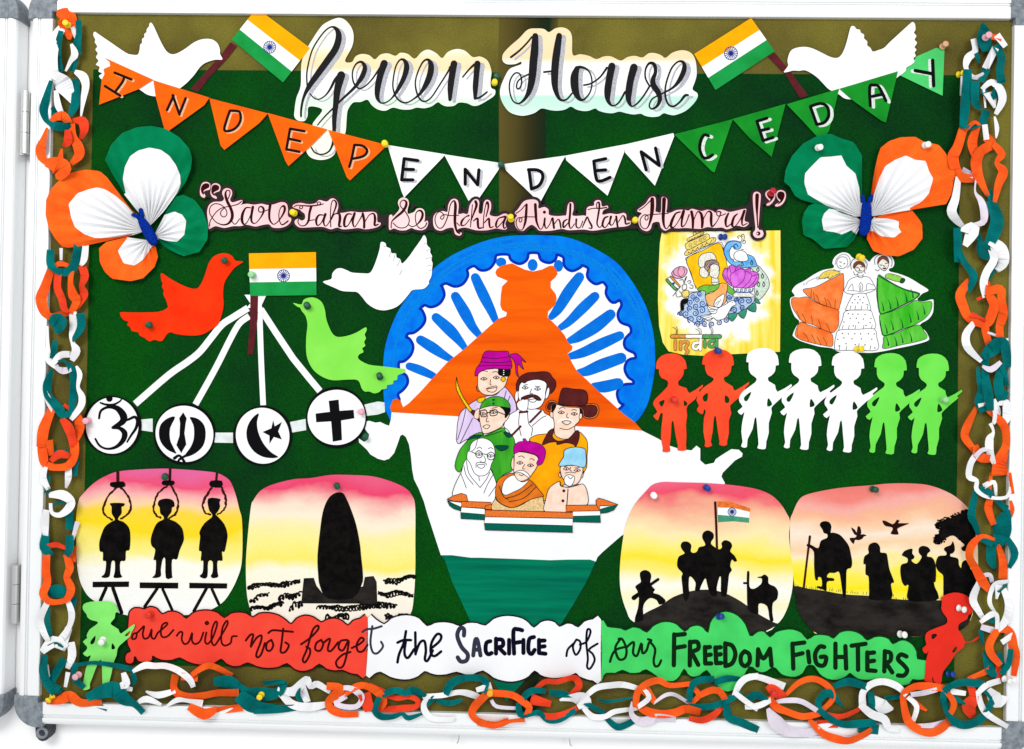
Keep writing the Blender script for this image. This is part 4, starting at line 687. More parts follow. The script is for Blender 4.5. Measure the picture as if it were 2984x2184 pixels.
P_('drawn_man_in_white_robe', [(WHITE, "195,1290 200,1220 230,1150 260,1090 275,1030 300,990 340,1010 360,1090 400,1120 460,1110 490,1070 510,1100 540,1180 540,1240 530,1300 500,1360 310,1340"), (WHITE, "325,920 335,870 370,835 430,818 490,840 520,880 530,940 525,980 500,1030 490,1070 460,1112 400,1122 360,1092 330,1020 305,985 310,930")],
 [(LINE, 5.4, ["390,830 370,900 330,930", "385,905 405,890 425,905", "475,905 495,895 515,905", "440,960 455,1000 430,1015 408,1000", "378,1055 380,1020 410,1015 455,1020 462,1035", "385,1035 420,1030 450,1035 430,1060 400,1055 385,1035", "300,1000 320,1100 380,1180 410,1215", "280,1040 300,1120 355,1190", "255,1100 300,1220", "490,1090 460,1150 410,1215", "515,1110 470,1190 440,1260", "540,1200 480,1285", "400,1125 405,1160"] + eyes((402, 948), (495, 962))), (LINE, 7, ["400,918 425,935 425,965 400,978 378,962 376,935 400,918", "497,930 522,945 524,978 500,994 472,980 470,948 497,930", "428,945 470,950", "376,945 345,930"])])
P_('drawn_man_in_magenta_cap', [(TAN, "505,1395 530,1310 560,1335 640,1375 720,1365 800,1320 860,1285 910,1290 920,1330 915,1412 700,1405"), (RUST, "535,1230 550,1160 600,1120 670,1100 700,1130 750,1150 800,1150 840,1180 880,1230 920,1282 900,1290 820,1310 760,1340 700,1370 640,1372 560,1332 535,1282"), (WHITE, "585,1230 600,1170 640,1130 690,1118 740,1170 800,1160 740,1220 680,1250 620,1276 590,1262"),
 (SKIN, "680,1080 685,990 690,940 740,930 800,940 860,960 880,1000 860,1060 840,1090 800,1140 740,1165 700,1140"), (SKIN, "680,970 662,1000 660,1050 680,1070"), (MAG, "680,922 685,880 720,850 755,845 755,825 775,825 790,845 860,855 910,880 935,920 930,970 910,1020 880,1036 863,1020 880,970 820,940 740,925 690,942"), (WHITE, "680,1100 720,1080 760,1080 800,1110 808,1140 770,1115 745,1100 720,1095")],
 [(LINE, 5.8, ["720,968 745,962 768,978", "808,988 830,984 845,1000", "768,1030 750,1062 768,1066", "725,1110 745,1120 760,1108", "560,1200 600,1290 640,1310", "620,1300 720,1270 830,1190", "640,1330 760,1300 860,1210"] + eyes((730, 1018), (815, 1038)))])
P_('drawn_man_in_blue_cap', [(SKIN, "930,1410 935,1320 960,1230 1000,1190 1050,1165 1060,1200 1120,1215 1200,1195 1240,1190 1270,1250 1272,1350 1180,1360 1100,1362 1095,1415"), (SKIN, "1055,1050 1060,1110 1080,1150 1120,1190 1180,1190 1220,1140 1235,1060 1200,1040 1100,1040"), (SKIN, "1050,1090 1042,1120 1060,1135"), (SKIN, "1240,1085 1232,1130 1218,1135"), (SKYB, "1045,1045 1060,1000 1080,970 1085,920 1120,900 1180,890 1250,905 1260,950 1260,1020 1240,1056 1150,1035"), (WHITE, "1090,1130 1120,1112 1165,1125 1165,1160 1140,1202 1105,1196 1085,1165")],
 [(LINE, 5.4, ["1085,1050 1110,1042", "1170,1058 1205,1055", "1138,1050 1132,1078 1148,1082", "1092,1100 1130,1092 1180,1098", "1115,1125 1135,1145 1155,1128", "1050,1170 1060,1205 1130,1212 1200,1190", "1115,1225 1105,1360"] + eyes((1103, 1066), (1190, 1078))), (BRN, 26, ["1082,1242", "1075,1322"]), (BRN, 8, ["1116,1230 1106,1358"])])
painted(mp_, 'drawn_ribbon', 'L', [], [], lw, LP)
for nm, mt, s in (('a', WHITE, "150,1322 262,1335 258,1372 200,1348"), ('a', TEALR, "148,1322 200,1352 258,1372 255,1402 200,1386 165,1360"), ('a', ORR, "145,1310 200,1280 260,1262 300,1275 312,1322 265,1330 200,1325"), ('a', ORR, "260,1325 500,1335 500,1385 262,1372"), ('a', WHITE, "260,1372 448,1385 448,1432 256,1416"), ('a', TEALR, "256,1416 448,1432 448,1474 256,1464"),
   ('a', ORR, "1100,1358 1370,1355 1372,1402 1155,1406 1100,1410"), ('a', WHITE, "1152,1406 1372,1402 1374,1440 1152,1446"), ('a', TEALR, "1152,1446 1374,1440 1378,1496 1150,1490"), ('a', WHITE, "1370,1362 1440,1362 1515,1352 1440,1372 1372,1390"), ('a', TEALR, "1372,1390 1450,1368 1517,1352 1482,1396 1430,1416 1375,1422"), ('a', ORR, "1340,1320 1360,1300 1400,1310 1517,1352 1440,1362 1372,1360 1372,1402 1345,1360"),
   ('a', ORR, "445,1388 455,1362 500,1345 500,1392"), ('a', ORR, "450,1395 1155,1415 1155,1462 450,1450"), ('a', WHITE, "450,1450 1153,1464 1152,1522 445,1502"), ('a', TEALR, "445,1502 1152,1524 1154,1576 450,1556")):
    _k[0] += 1; pts = T('L', s)
    o = sheet('ribbon_band', pts, LP, mt, mp_, thick=0, extra=1.4 + .012*_k[0])
    strokes('outline', [pts + [pts[0]]], LP, LINE, o, lw, 1.4 + .012*_k[0] + .004, sm=1, climb=.003)
# ------------------------------------------------------------------ yellow poster with the peacock drawing
m, nt, b = nodes_of('yellow_poster_wash')
tc = add(nt, 'ShaderNodeTexCoord'); c0 = W(*T('d', "790,720")[0], .003)
mpn = add(nt, 'ShaderNodeMapping'); mpn.vector_type = 'TEXTURE'
mpn.inputs['Location'].default_value = c0; mpn.inputs['Scale'].default_value = (.122, 1, .128)
nt.links.new(tc.outputs['Object'], mpn.inputs['Vector'])
ln = add(nt, 'ShaderNodeVectorMath', operation='LENGTH'); nt.links.new(mpn.outputs[0], ln.inputs[0])
nz = add(nt, 'ShaderNodeTexNoise', i_Scale=26.0, i_Detail=5.0); nt.links.new(tc.outputs['Object'], nz.inputs['Vector'])
ma = add(nt, 'ShaderNodeMath', operation='MULTIPLY_ADD'); ma.inputs[1].default_value = .9; nt.links.new(nz.outputs['Fac'], ma.inputs[0]); nt.links.new(ln.outputs['Value'], ma.inputs[2])
rp = add(nt, 'ShaderNodeValToRGB'); rp.color_ramp.elements[0].position = 0.0; rp.color_ramp.elements[0].color = alb((253, 252, 248))
rp.color_ramp.elements[1].position = 1.0; rp.color_ramp.elements[1].color = alb((255, 236, 110))
mr = add(nt, 'ShaderNodeMapRange'); mr.inputs[1].default_value = 1.38; mr.inputs[2].default_value = 1.62; nt.links.new(ma.outputs[0], mr.inputs[0]); nt.links.new(mr.outputs[0], rp.inputs[0])
mp3 = add(nt, 'ShaderNodeMapping'); mp3.inputs['Scale'].default_value = (1, 1, .05); nt.links.new(tc.outputs['Object'], mp3.inputs['Vector'])
n3 = add(nt, 'ShaderNodeTexNoise', i_Scale=70.0, i_Detail=4.0); nt.links.new(mp3.outputs[0], n3.inputs['Vector'])
r3 = add(nt, 'ShaderNodeValToRGB'); r3.color_ramp.elements[0].position = .38; r3.color_ramp.elements[1].position = .6
r3.color_ramp.elements[0].color = alb((252, 214, 52)); r3.color_ramp.elements[1].color = alb((255, 240, 128)); nt.links.new(n3.outputs['Fac'], r3.inputs[0])
mx = add(nt, 'ShaderNodeMix', data_type='RGBA'); nt.links.new(mr.outputs[0], mx.inputs[0]); nt.links.new(rp.outputs[0], mx.inputs[6]); nt.links.new(r3.outputs[0], mx.inputs[7])
nt.links.new(mx.outputs[2], b.inputs['Base Color']); b.inputs['Roughness'].default_value = .8; b.inputs['Specular IOR Level'].default_value = .03
M_YPOST = m
IP = Plane(3.4, .25, .1, (2100, 850))
india = thing('india_poster', 'yellow watercolour poster of a woman, peacock and lotus, lettered india', 'poster', W(2090, 1030, .003))
ic = sheet('poster_sheet', T('d', "118,70 1545,50 1548,800 1540,1510 950,1540 640,1560 370,1545 200,1505 130,1400 85,1200 72,900 80,500 95,200"), IP, M_YPOST, india, thick=.5)
IYEL = paper('poster_yellow', (255, 206, 30), var=.06, scale=40, rgb2=(250, 180, 16)); IPALE = paper('poster_pale_yellow', (252, 224, 120), var=.06, scale=50); ICREAM = ink('poster_cream', (252, 250, 236)); IGRN = paper('poster_leaf_green', (120, 200, 70), var=.08, scale=60); IORG = paper('poster_peach', (250, 186, 116), var=.08, scale=40, rgb2=(246, 160, 84))
ILOT = paper('lotus_purple', (226, 122, 226), var=.1, scale=50, rgb2=(200, 70, 206)); IBLU = paper('peacock_blue', (130, 196, 240), var=.1, scale=60, rgb2=(84, 160, 226)); IPGR = ink('pale_green_wash', (222, 240, 222)); IWAV = ink('wave_wash', (196, 220, 246)); WAVE = ink('wave_blue', (38, 84, 170)); IPNK = paper('lotus_pink', (248, 176, 206), var=.08, scale=60); ITEAL = paper('pennant_teal', (60, 160, 130), var=.1, scale=60); IHAIR = ink('hair_lilac', (196, 160, 160)); INDO = ink('india_orange', (246, 160, 80)); INDG = ink('india_green', (90, 180, 96))
def spiral(cx, cy, r, turns=1.6, ph=0., w=13):
    n = int(12*turns); return ' '.join(f"{cx + r*(1-.85*i/n)*math.cos(ph+2*math.pi*turns*i/n):.0f},{cy + r*(1-.85*i/n)*math.sin(ph+2*math.pi*turns*i/n):.0f},{w*(1-.5*i/n):.0f}" for i in range(n+1))
_k[0] = 0
def IPn(nm, fills, lines): painted(ic, nm, 'd', fills, [(m_, w_*1.35, l_) for m_, w_, l_ in lines], 7.5/4.13, IP, .15)
IPn('drawn_temple', [(IYEL, "415,390 600,298 800,200 860,300 905,480 900,690 700,720 540,745 470,560"), (IPALE, "415,355 580,272 760,185 735,130 570,215 405,300"), (IPALE, "430,285 560,220 690,150 665,90 535,150 405,210"), (IPALE, "435,180 530,140 620,95 605,60 515,105 425,150"), (IPALE, "492,90 512,62 534,86 512,108")],
 [(LINE, 5, ["400,385 800,188 860,290", "400,385 530,752", "440,310 470,325 490,285 520,300 545,262 575,275 600,235 630,245 655,205 690,215 720,165", "450,160 465,170 480,148 500,155 515,130 535,140 550,115 570,125 590,95"] + [spiral(x, y, 26, 1.4, 1, 5) for x, y in ((465, 225), (525, 195), (590, 165), (640, 138))]), (LINE, 10, ["437,322", "487,292", "550,255", "605,220", "660,195", "740,150"])])
IPn('drawn_woman', [(ICREAM, "565,480 560,400 590,345 650,320 710,315 760,350 775,410 760,410 700,405 640,430 630,490 600,500"), (ICREAM, "620,490 580,510 570,550 580,590 620,620 670,610 682,560 650,520"), (ICREAM, "720,612 790,622 802,690 725,700"), (ICREAM, "700,530 700,480 740,455 800,470 815,520 805,580 780,625 720,612 690,580"), (IHAIR, "635,500 650,440 700,405 760,405 800,440 800,472 740,450 700,470 680,530 660,530"),
  (IWAV, "900,790 980,830 1080,860 1220,850 1230,900 1150,980 1050,1040 930,1060 930,980 900,900"), (IGRN, "545,760 590,720 660,705 750,710 820,690 815,720 780,770 700,790 650,830 640,780 580,780"), (IGRN, "900,700 940,730 1000,790 980,830 900,780"), (IORG, "820,690 900,690 905,760 890,820 895,880 870,930 780,970 680,950 650,900 645,830 740,790 800,740"), (ICREAM, "990,800 1080,790 1180,800 1235,840 1200,852 1080,850 985,850")],
 [(LINE, 5, ["650,480 700,420 760,415", "670,500 710,440 780,430", "660,540 690,560 670,590", "720,680 800,670", "800,480 812,510 800,540"])])
IPn('drawn_peacock', [(IPGR, "1190,490 1270,470 1340,540 1400,630 1410,720 1370,800 1300,880 1250,860 1230,700 1280,640 1280,570 1230,545"), (IBLU, "980,400 1000,430 1150,410 1140,340 1220,370 1250,430 1262,480 1180,490 1070,500 960,462 900,400 866,320 875,250 920,190 990,176 1060,192 1074,240 1040,276 990,270 972,240 950,262 930,310 945,380"), (WHITE, "985,360 1000,315 1060,292 1120,310 1150,360 1150,410 1080,425 1010,405")],
 [(WAVE, 10, ["1000,262 985,230 1015,215 1035,245", "900,400 866,320 875,250 920,190 990,176 1060,192"]), (LINE, 5, ["1065,190 1085,150 1060,115 1030,125 1045,150", "1080,195 1110,150 1105,100 1075,105 1090,125", "1090,205 1125,200 1120,170 1100,180", "1070,275 1105,280"]), (BLACK, 7, [f"{x},{y-32} {x-14},{y+5} {x},{y+26} {x+14},{y+5} {x},{y-32}" for x, y in ((1275, 520), (1330, 600), (1283, 700), (1345, 700), (1265, 805), (1200, 440), (1085, 455))])])
IPn('drawn_lotus', [(ILOT, "850,570 880,500 910,520 930,480 980,465 1010,500 1050,460 1070,510 1120,520 1180,500 1190,540 1230,545 1280,570 1280,640 1250,700 1180,740 1050,740 960,720 900,670 860,620")],
 [(ink('lotus_line', (130, 20, 140)), 6, ["910,520 905,600 960,710", "960,700 940,600 1000,540 1090,510 1120,560 1100,650 1000,740", "1120,540 1180,560 1200,600 1150,690 1090,740", "1200,600 1240,590 1280,580", "1150,740 1220,680 1260,610", "1010,500 1000,540", "855,580 900,640", "930,480 950,560"]), (WAVE, 9, ["980,735 1010,790 1190,790 1215,745"] + [spiral(x, 768, 20, 1.2, 2, 8) for x in (1030, 1080, 1130, 1180)])])
IPn('drawn_waves', [(IWAV, "540,790 640,780 640,850 670,950 700,1050 640,1120 560,1180 440,1120 380,1080 330,1050 380,970 430,890 450,820")],
 [(WAVE, 12, [spiral(x, y, r, 1.5, p, 14) for x, y, r, p in ((495, 845, 36, 0), (575, 810, 32, 1), (460, 920, 38, 2), (540, 890, 38, 3), (610, 930, 44, 0), (530, 965, 40, 1), (455, 990, 34, 2), (600, 1010, 44, 4), (520, 1045, 42, 5), (410, 1060, 44, 1), (340, 1055, 30, 3), (470, 1120, 44, 2), (570, 1110, 44, 0), (550, 1180, 38, 3), (635, 1170, 36, 1), (720, 1180, 36, 2), (805, 1160, 38, 4), (890, 1130, 34, 5), (930, 850, 32, 0), (1080, 900, 42, 2), (1160, 895, 44, 4), (1090, 975, 34, 1), (990, 1010, 40, 3), (1010, 880, 28, 5))])])
IPn('drawn_dove', [(WHITE, "585,1078 740,1052 800,985 880,945 930,910 980,895 1012,940 960,970 920,1040 870,1110 780,1130 740,1100 690,1140 650,1120"), (WHITE, "745,950 770,880 820,840 868,815 862,890 830,960 790,975"), (WHITE, "660,950 700,985 780,1010 760,1050 700,1040")],
 [(LINE, 5, ["600,1090 700,1070", "630,1110 720,1085", "660,1135 730,1100", "760,940 800,900", "780,955 830,880", "690,1000 760,1010", "690,1020 750,1030", "965,918,12"])])
IPn('drawn_pennant', [(ITEAL, "915,1065 1030,1045 965,1145"), (ITEAL, "1040,1050 1140,990 1105,1110"), (ITEAL, "1145,990 1240,920 1245,1030"), (ITEAL, "1240,910 1250,860 1305,930")], [])
IPn('drawn_flag_bearer', [(INDG, "170,655 195,638 300,745 290,765 270,765"), (WHITE, "195,638 222,618 322,726 300,745"), (INDO, "222,618 240,605 335,710 322,726"), (IPALE, "365,790 435,770 440,840 370,850"), (BLACK, "370,880 430,870 422,920 380,940 385,1000 350,1002 345,920"), (IPNK, "240,555 280,510 330,485 390,490 425,530 400,590 350,622 280,622 240,580")],
 [(LINE, 5, ["250,840 330,740 345,720", "290,800 300,850 365,830 330,780", "365,710 410,695 415,750 370,765 365,710", "440,790 500,790 540,785", "385,690 370,640 330,650", "385,690 420,600 390,650", "440,690 470,670 450,650 425,670", "450,740 490,745 490,710 460,705", "345,1000 350,1020 380,1015", "350,615 310,560 330,490", "350,615 390,560 380,495", "350,615 270,580 260,545"]), (CHAK, 24, ["258,690"])])
IPn('word_india', [(INDO, "232,1305 320,1305 410,1305 410,1345 320,1345 232,1345"), (WHITE, "410,1305 510,1305 615,1305 615,1345 510,1345 410,1345"), (INDG, "615,1305 720,1305 830,1305 822,1350 720,1350 615,1350")],
 [(LINE, 29, ["281,1380 281,1480", "344,1388 344,1482", "350,1410 405,1385 435,1410 402,1468 432,1500 412,1535", "555,1400 505,1412 495,1458 532,1478 570,1440", "585,1362 582,1485", "637,1378 637,1452", "742,1380 695,1388 690,1438 732,1448 768,1405", "780,1365 777,1465"])])
_k[0] += 20; eb = .15 + .012*_k[0]
strokes('letters_orange', [T('d', s) for s in ("281,1380 281,1480", "344,1388 344,1482", "350,1410 405,1385 435,1410 402,1468 432,1500 412,1535")], IP, INDO, ic, 30/4.13, eb + .25)
strokes('letters_white', [T('d', s) for s in ("555,1400 505,1412 495,1458 532,1478 570,1440", "585,1362 582,1485")], IP, WHITE, ic, 30/4.13, eb + .25)
strokes('letters_green', [T('d', s) for s in ("637,1378 637,1452", "742,1380 695,1388 690,1438 732,1448 768,1405", "780,1365 777,1465")], IP, INDG, ic, 30/4.13, eb + .25)
strokes('pen_lines', [T('d', s) for s in ("250,1215 290,1240 290,1300", "290,1205 305,1240 305,1300", "525,1235 570,1260 570,1300", "550,1220 590,1245 590,1300", "690,1215 720,1260 710,1300", "715,1210 735,1255 728,1300")], IP, LINE, ic, 1.3, eb)

# ------------------------------------------------------------------ three dancing ladies
EP = Plane(4.2, 0, .3, (2500, 880)); _k[0] = 0
ladies = thing('dancers_cutout', 'white cut-out of three women in orange, dotted white and green flounced dresses', 'paper cutout', W(2500, 1030, .004))
ec = sheet('cutout_sheet', smooth(T('e', "90,640 150,560 280,490 400,410 540,340 690,310 700,270 680,240 700,170 760,110 840,80 920,100 965,150 1010,170 1060,150 1150,165 1200,205 1225,215 1270,160 1340,115 1430,105 1520,120 1570,180 1585,250 1560,300 1510,320 1520,360 1640,390 1800,450 1950,540 2075,620 2070,650 2000,680 1960,720 1920,770 2000,800 2100,775 2150,770 2160,810 2150,960 2080,1060 1960,1140 2040,1230 2085,1310 2090,1360 2000,1400 1800,1450 1600,1490 1400,1530 1230,1550 1050,1545 900,1540 760,1530 670,1480 500,1460 350,1420 200,1370 110,1310 105,1270 150,1170 200,1090 130,1020 80,900 60,790 80,740 130,720 110,680"), 3), EP, WHITE, ladies, thick=.5)
DOR = paper('orange_pencil', (242, 108, 40), var=.12, scale=30, rgb2=(249, 146, 78)); DGR = paper('green_pencil', (52, 180, 30), var=.14, scale=24, rgb2=(112, 212, 78), streak=(1.4, 1, .3)); DYE = ink('yellow_pencil', (255, 222, 96)); DLG = ink('light_green_pencil', (160, 226, 90)); DHR = ink('brown_hair_pencil', (140, 74, 52)); DDG = ink('dark_green_pencil', (16, 92, 44))
def EPn(nm, fills, lines): painted(ec, nm, 'e', fills, [(m_, w_*1.3, l_) for m_, w_, l_ in lines], 8/5.0156, EP, .15)
EPn('drawn_orange_dress', [(DOR, "210,1100 330,1140 480,1190 660,1260 690,1350 680,1450 600,1450 450,1420 250,1370 150,1310 140,1240"), (DOR, "90,750 200,745 310,730 400,790 560,860 760,920 775,1000 770,1150 720,1230 670,1255 560,1220 400,1140 240,1090 160,990 90,870"), (DOR, "255,620 420,590 600,500 740,430 830,385 845,430 850,560 830,700 790,860 770,920 700,900 600,870 480,820 380,760 290,690"), (DYE, "490,440 540,380 640,340 720,345 800,380 700,430 630,470 600,450 500,470")],
 [(LINE, 5, ["300,550 320,510 400,470 460,450", "450,440 460,490", "470,430 480,480", "260,560 255,540", "280,555 278,535", "610,455 630,435 560,470"] + [f"{x},{y} {x+dx*.4-6},{y-55} {x+dx*2-14},{y-125}" for x, y, dx in ((370, 745, 10), (420, 790, 0), (490, 820, -20), (600, 868, -10), (660, 890, -20), (720, 900, 10), (200, 1060, -15), (290, 1100, -20), (390, 1130, 0), (510, 1190, -10), (640, 1240, -20), (170, 1310, 5), (330, 1380, -30), (430, 1410, -20), (510, 1440, -20), (600, 1448, -20))])])
EPn('drawn_green_dress', [(DGR, "1440,1300 1600,1270 1800,1180 1950,1140 2020,1230 2065,1330 1900,1390 1700,1430 1430,1490 1425,1400"), (DGR, "1380,985 1500,960 1650,900 1800,830 1900,780 2000,810 2130,800 2120,930 2040,1040 1900,1130 1700,1210 1560,1270 1430,1300 1390,1200 1370,1080"), (DGR, "1350,415 1420,440 1560,530 1750,620 1960,680 1880,770 1740,840 1620,900 1480,960 1380,980 1345,850 1325,650"), (DLG, "1450,440 1500,390 1640,420 1690,450 1680,510 1560,490"), (DDG, "1700,455 1745,480 1710,530 1665,515")],
 [(DDG, 22, [f"{x},{y},22 {x-8},{y-60},14 {x-34},{y-130},5" for x, y in ((1430, 930), (1530, 900), (1640, 860), (1770, 800), (1860, 740), (1480, 1260), (1570, 1210), (1710, 1180), (1830, 1100), (1940, 1060), (2030, 980), (1500, 1440), (1620, 1440), (1710, 1400), (1840, 1380))]), (DDG, 14, ["1340,460 1335,650 1350,850 1385,975 1480,955 1620,895 1880,765 1950,685", "1375,1080 1395,1200 1430,1295 1560,1265 1700,1205", "1360,425 1560,540 1750,628 1950,685"])])
EPn('drawn_white_dress', [(WHITE, "990,690 1080,670 1160,680 1200,760 1240,900 1225,925 1060,920 900,925 878,900"), (WHITE, "870,940 1060,925 1230,930 1270,1000 1305,1190 1060,1205 800,1215 780,1190 830,1060"), (WHITE, "790,1215 1060,1205 1290,1200 1330,1330 1340,1505 1060,1510 760,1510 712,1470 735,1290"), (WHITE, "1060,430 1135,430 1220,450 1270,520 1312,610 1260,650 1160,680 1080,680 990,692 900,680 850,640 880,580 930,480")],
 [(LINE, 6, ["1095,520 1070,560 1080,650", "1095,520 1125,570 1110,650", "1095,560 1095,660", "910,620 970,540 985,640", "1285,560 1190,540 1175,640", "900,640 1030,645 1085,665", "1300,620 1160,640 1110,665"] + [f"{x},{y} {x+12},{y-55}" for x, y in ((940, 915), (1010, 915), (1100, 915), (1190, 910), (825, 1200), (915, 1205), (1010, 1200), (1130, 1200), (1250, 1195), (780, 1500), (880, 1505), (1060, 1470), (1130, 1505), (1230, 1500))]), (BLACK, 15, ["1060,730", "1138,738", "1010,772", "1085,773", "972,818", "1052,820", "1125,817", "1188,842", "912,975", "980,985", "1055,985", "1158,990", "940,1045", "1030,1043", "1132,1056", "1245,1045", "850,1098", "985,1155", "1065,1108", "1232,1110", "1172,1148", "825,1265", "915,1273", "1008,1270", "1092,1272", "1206,1270", "1292,1272", "760,1355", "848,1330", "968,1345", "1104,1345", "1256,1350", "880,1415", "778,1447", "1014,1430", "1157,1432", "1300,1478"])])
EPn('drawn_faces', [(WHITE, "745,230 770,170 830,145 890,170 905,240 870,300 800,315 760,290"), (DHR, "985,300 1000,240 1060,210 1120,225 1155,270 1150,310 1060,250 1010,310"), (ICREAM, "1010,310 1065,252 1150,300 1140,345 1095,380 1040,360"), (DHR, "1340,230 1360,160 1420,135 1480,155 1505,210 1500,240 1420,170 1350,240"), (ICREAM, "1350,245 1420,172 1500,240 1490,300 1450,350 1400,330 1360,290")],
 [(GREYLINE, 6, ["720,260 740,180 800,120 870,110 930,160 940,250 900,310", "700,330 750,350 800,350"]), (LINE, 6, ["960,330 950,250 990,180 1060,160 1140,180 1190,250 1170,330", "990,360 1010,410 1050,400", "1150,345 1160,390", "1305,260 1300,180 1360,120 1450,110 1530,150 1555,230 1540,290", "1310,330 1340,350 1370,330", "1055,390 1060,440 1120,450 1130,400"]), (LINE, 9, ["785,220 815,225", "840,250 865,245", "785,275 810,285", "1030,305 1065,310", "1090,295 1125,290", "1075,320 1080,335", "1065,352 1110,350", "1375,265 1410,268", "1455,240 1485,238", "1430,270 1440,290"]), (BRN, 16, ["1425,318 1460,315"])])
# ------------------------------------------------------------------ sunset pictures
SIL = paper('black_poster_paint', (8, 7, 7), rough=.8, var=.12, scale=60, rgb2=(22, 19, 18)); SILB = ink('brown_rope_paint', (66, 22, 14)); HILL = paper('charcoal_wash', (48, 44, 41), rough=.85, var=.2, scale=34, rgb2=(20, 18, 17), streak=(.5, 1, 1))
def picture(label, pts, pl, mat):
    c = (sum(p[0] for p in pts)/len(pts), max(p[1] for p in pts))
    t = thing('sunset_picture', label, 'painting', W(c[0], c[1], .004), 'sunset silhouette paintings')
    return t, sheet('painted_sheet', smooth(pts, 4), pl, mat, t, thick=.5)
_lay = [0]
def sil(parent, name, tl, pts, pl, mat=SIL, sm=3, ex=.12):
    _lay[0] += 1
    return sheet(name, smooth(T(tl, pts), sm) if sm > 1 else T(tl, pts), pl, mat, parent, thick=0, extra=ex + .02*(_lay[0] % 12))
def wash_stops(tl, L): return [(py_of(tl, y), c) for y, c in L]
Q1 = Plane(4.6, .1, -.2, (460, 1580))
t1, c1 = picture('sunset painting of three silhouetted men standing below nooses', T('S', "80,330 110,280 200,190 300,130 400,95 560,80 750,72 900,78 1060,90 1180,105 1250,135 1300,180 1340,280 1370,400 1390,480 1395,680 1385,850 1350,960 1300,1060 1230,1150 1100,1220 900,1250 600,1250 430,1240 200,1130 120,1040 80,930 65,800 60,600 60,460"), Q1,
  wash_mat('sunset_wash_gallows', wash_stops('S', [(80, (232, 104, 156)), (170, (240, 84, 122)), (270, (250, 178, 178)), (370, (255, 214, 170)), (440, (255, 218, 70)), (560, (255, 222, 30)), (640, (255, 236, 110)), (760, (255, 244, 150)), (860, (255, 253, 240)), (1200, (254, 254, 252))]), 450, warp=.03, streak=(.8, 1, 1.5)))
ROPES = [T('S', s) for s in ("395,100,26 395,170,26", "385,225,14 320,290,14 280,380,14 290,440,14 350,485,12", "415,220,14 470,280,14 500,370,14 480,430,14 420,475,12", "815,75,22 812,160,22", "790,210,12 720,270,14 685,360,14 690,430,14 740,470,12", "820,210,12 860,280,14 880,360,14 860,430,14 810,470,12", "1190,110,20 1185,165,20", "1150,225,14 1100,300,18 1075,370,14 1100,430,12 1140,440,12", "1225,220,14 1255,290,16 1260,360,14 1240,410,12 1195,440,12")]
for k in range(3):
    ROPES[3*k+1:3*k+3] = [[(x + random.uniform(-1.3, 1.3), y + random.uniform(-1, 1), w*random.uniform(.9, 1.5)) for x, y, w in smooth(r_, 5, False)] for r_ in ROPES[3*k+1:3*k+3]]
    strokes('rope', ROPES[3*k:3*k+1], Q1, SILB, c1, 5, .12); strokes('noose', [ROPES[3*k+1], ], Q1, SILB, c1, 5, .12); strokes('noose', [ROPES[3*k+2]], Q1, SILB, c1, 5, .12)
for s in ("335,185 355,180 440,175 455,215 395,228 335,215", "755,170 845,170 840,205 755,205", "1140,170 1230,170 1225,225 1135,215"): sil(c1, 'noose_knot', 'S', s, Q1, sm=2, ex=.4)
for s in ("335,350 445,350 440,375 425,380 425,430 400,465 400,485 440,500 480,540 495,600 490,720 460,735 455,810 415,820 415,910 430,940 400,950 360,945 370,900 370,820 345,820 335,900 325,940 290,950 262,940 290,910 300,820 275,810 275,745 250,735 245,670 260,610 290,540 340,500 370,485 365,465 345,430 345,380",
  "715,360 730,325 790,312 840,330 850,375 830,385 825,420 800,455 800,475 860,500 910,550 925,620 920,660 890,730 870,800 830,805 830,930 835,945 780,950 775,800 755,800 740,880 740,935 700,950 670,945 695,915 700,810 680,805 695,725 665,690 660,630 690,540 720,500 760,480 760,455 735,430 730,385",
  "1120,312 1215,315 1210,345 1215,380 1195,420 1180,440 1200,460 1250,520 1275,600 1265,680 1250,740 1230,740 1235,810 1195,815 1195,900 1200,940 1160,952 1140,935 1155,900 1155,820 1120,820 1115,930 1090,955 1050,935 1075,905 1080,815 1060,810 1065,740 1045,725 1055,620 1050,580 1090,510 1150,460 1145,430 1125,400"): sil(c1, 'silhouette_man', 'S', s, Q1, ex=.4)
for top, l1, l2 in (("192,980 485,978 483,1022 192,1025", "300,1030,28 255,1130,28", "355,1030,30 425,1228,30"), ("570,985 880,988 878,1035 570,1032", "710,1035,26 610,1180,26", "755,1040,24 830,1205,24"), ("968,988 1273,993 1270,1035 968,1033", "1105,1035,26 1005,1215,26", "1150,1040,24 1205,1160,24")):
    st = sil(c1, 'silhouette_stool', 'S', top, Q1, sm=1, ex=.4); strokes('stool_leg', [T('S', l1), T('S', l2)], Q1, SIL, st, 9, .3)
Q2 = Plane(4.4, -.1, .1, (970, 1600))
t2, c2 = picture('sunset painting of a dark memorial stone on scribbled ground', T('K', "360,1600 380,1540 440,1460 540,1410 700,1370 840,1360 1000,1335 1150,1335 1330,1345 1480,1385 1600,1440 1660,1510 1680,1600") + T('P', "1405,0 1405,200 1395,400 1365,570 1250,640 1000,650 400,650 110,600 90,560 55,420 45,200 55,0"), Q2,
  wash_mat('sunset_wash_memorial', wash_stops('K', [(1340, (236, 96, 134)), (1440, (238, 72, 112)), (1520, (246, 176, 170)), (1600, (252, 226, 206)), (1680, (255, 240, 214)), (1800, (255, 240, 170)), (1900, (255, 243, 150)), (2060, (255, 238, 112)), (2180, (253, 250, 226)), (2500, (252, 240, 226))]), 970, warp=.03, streak=(.8, 1, 1.5)))
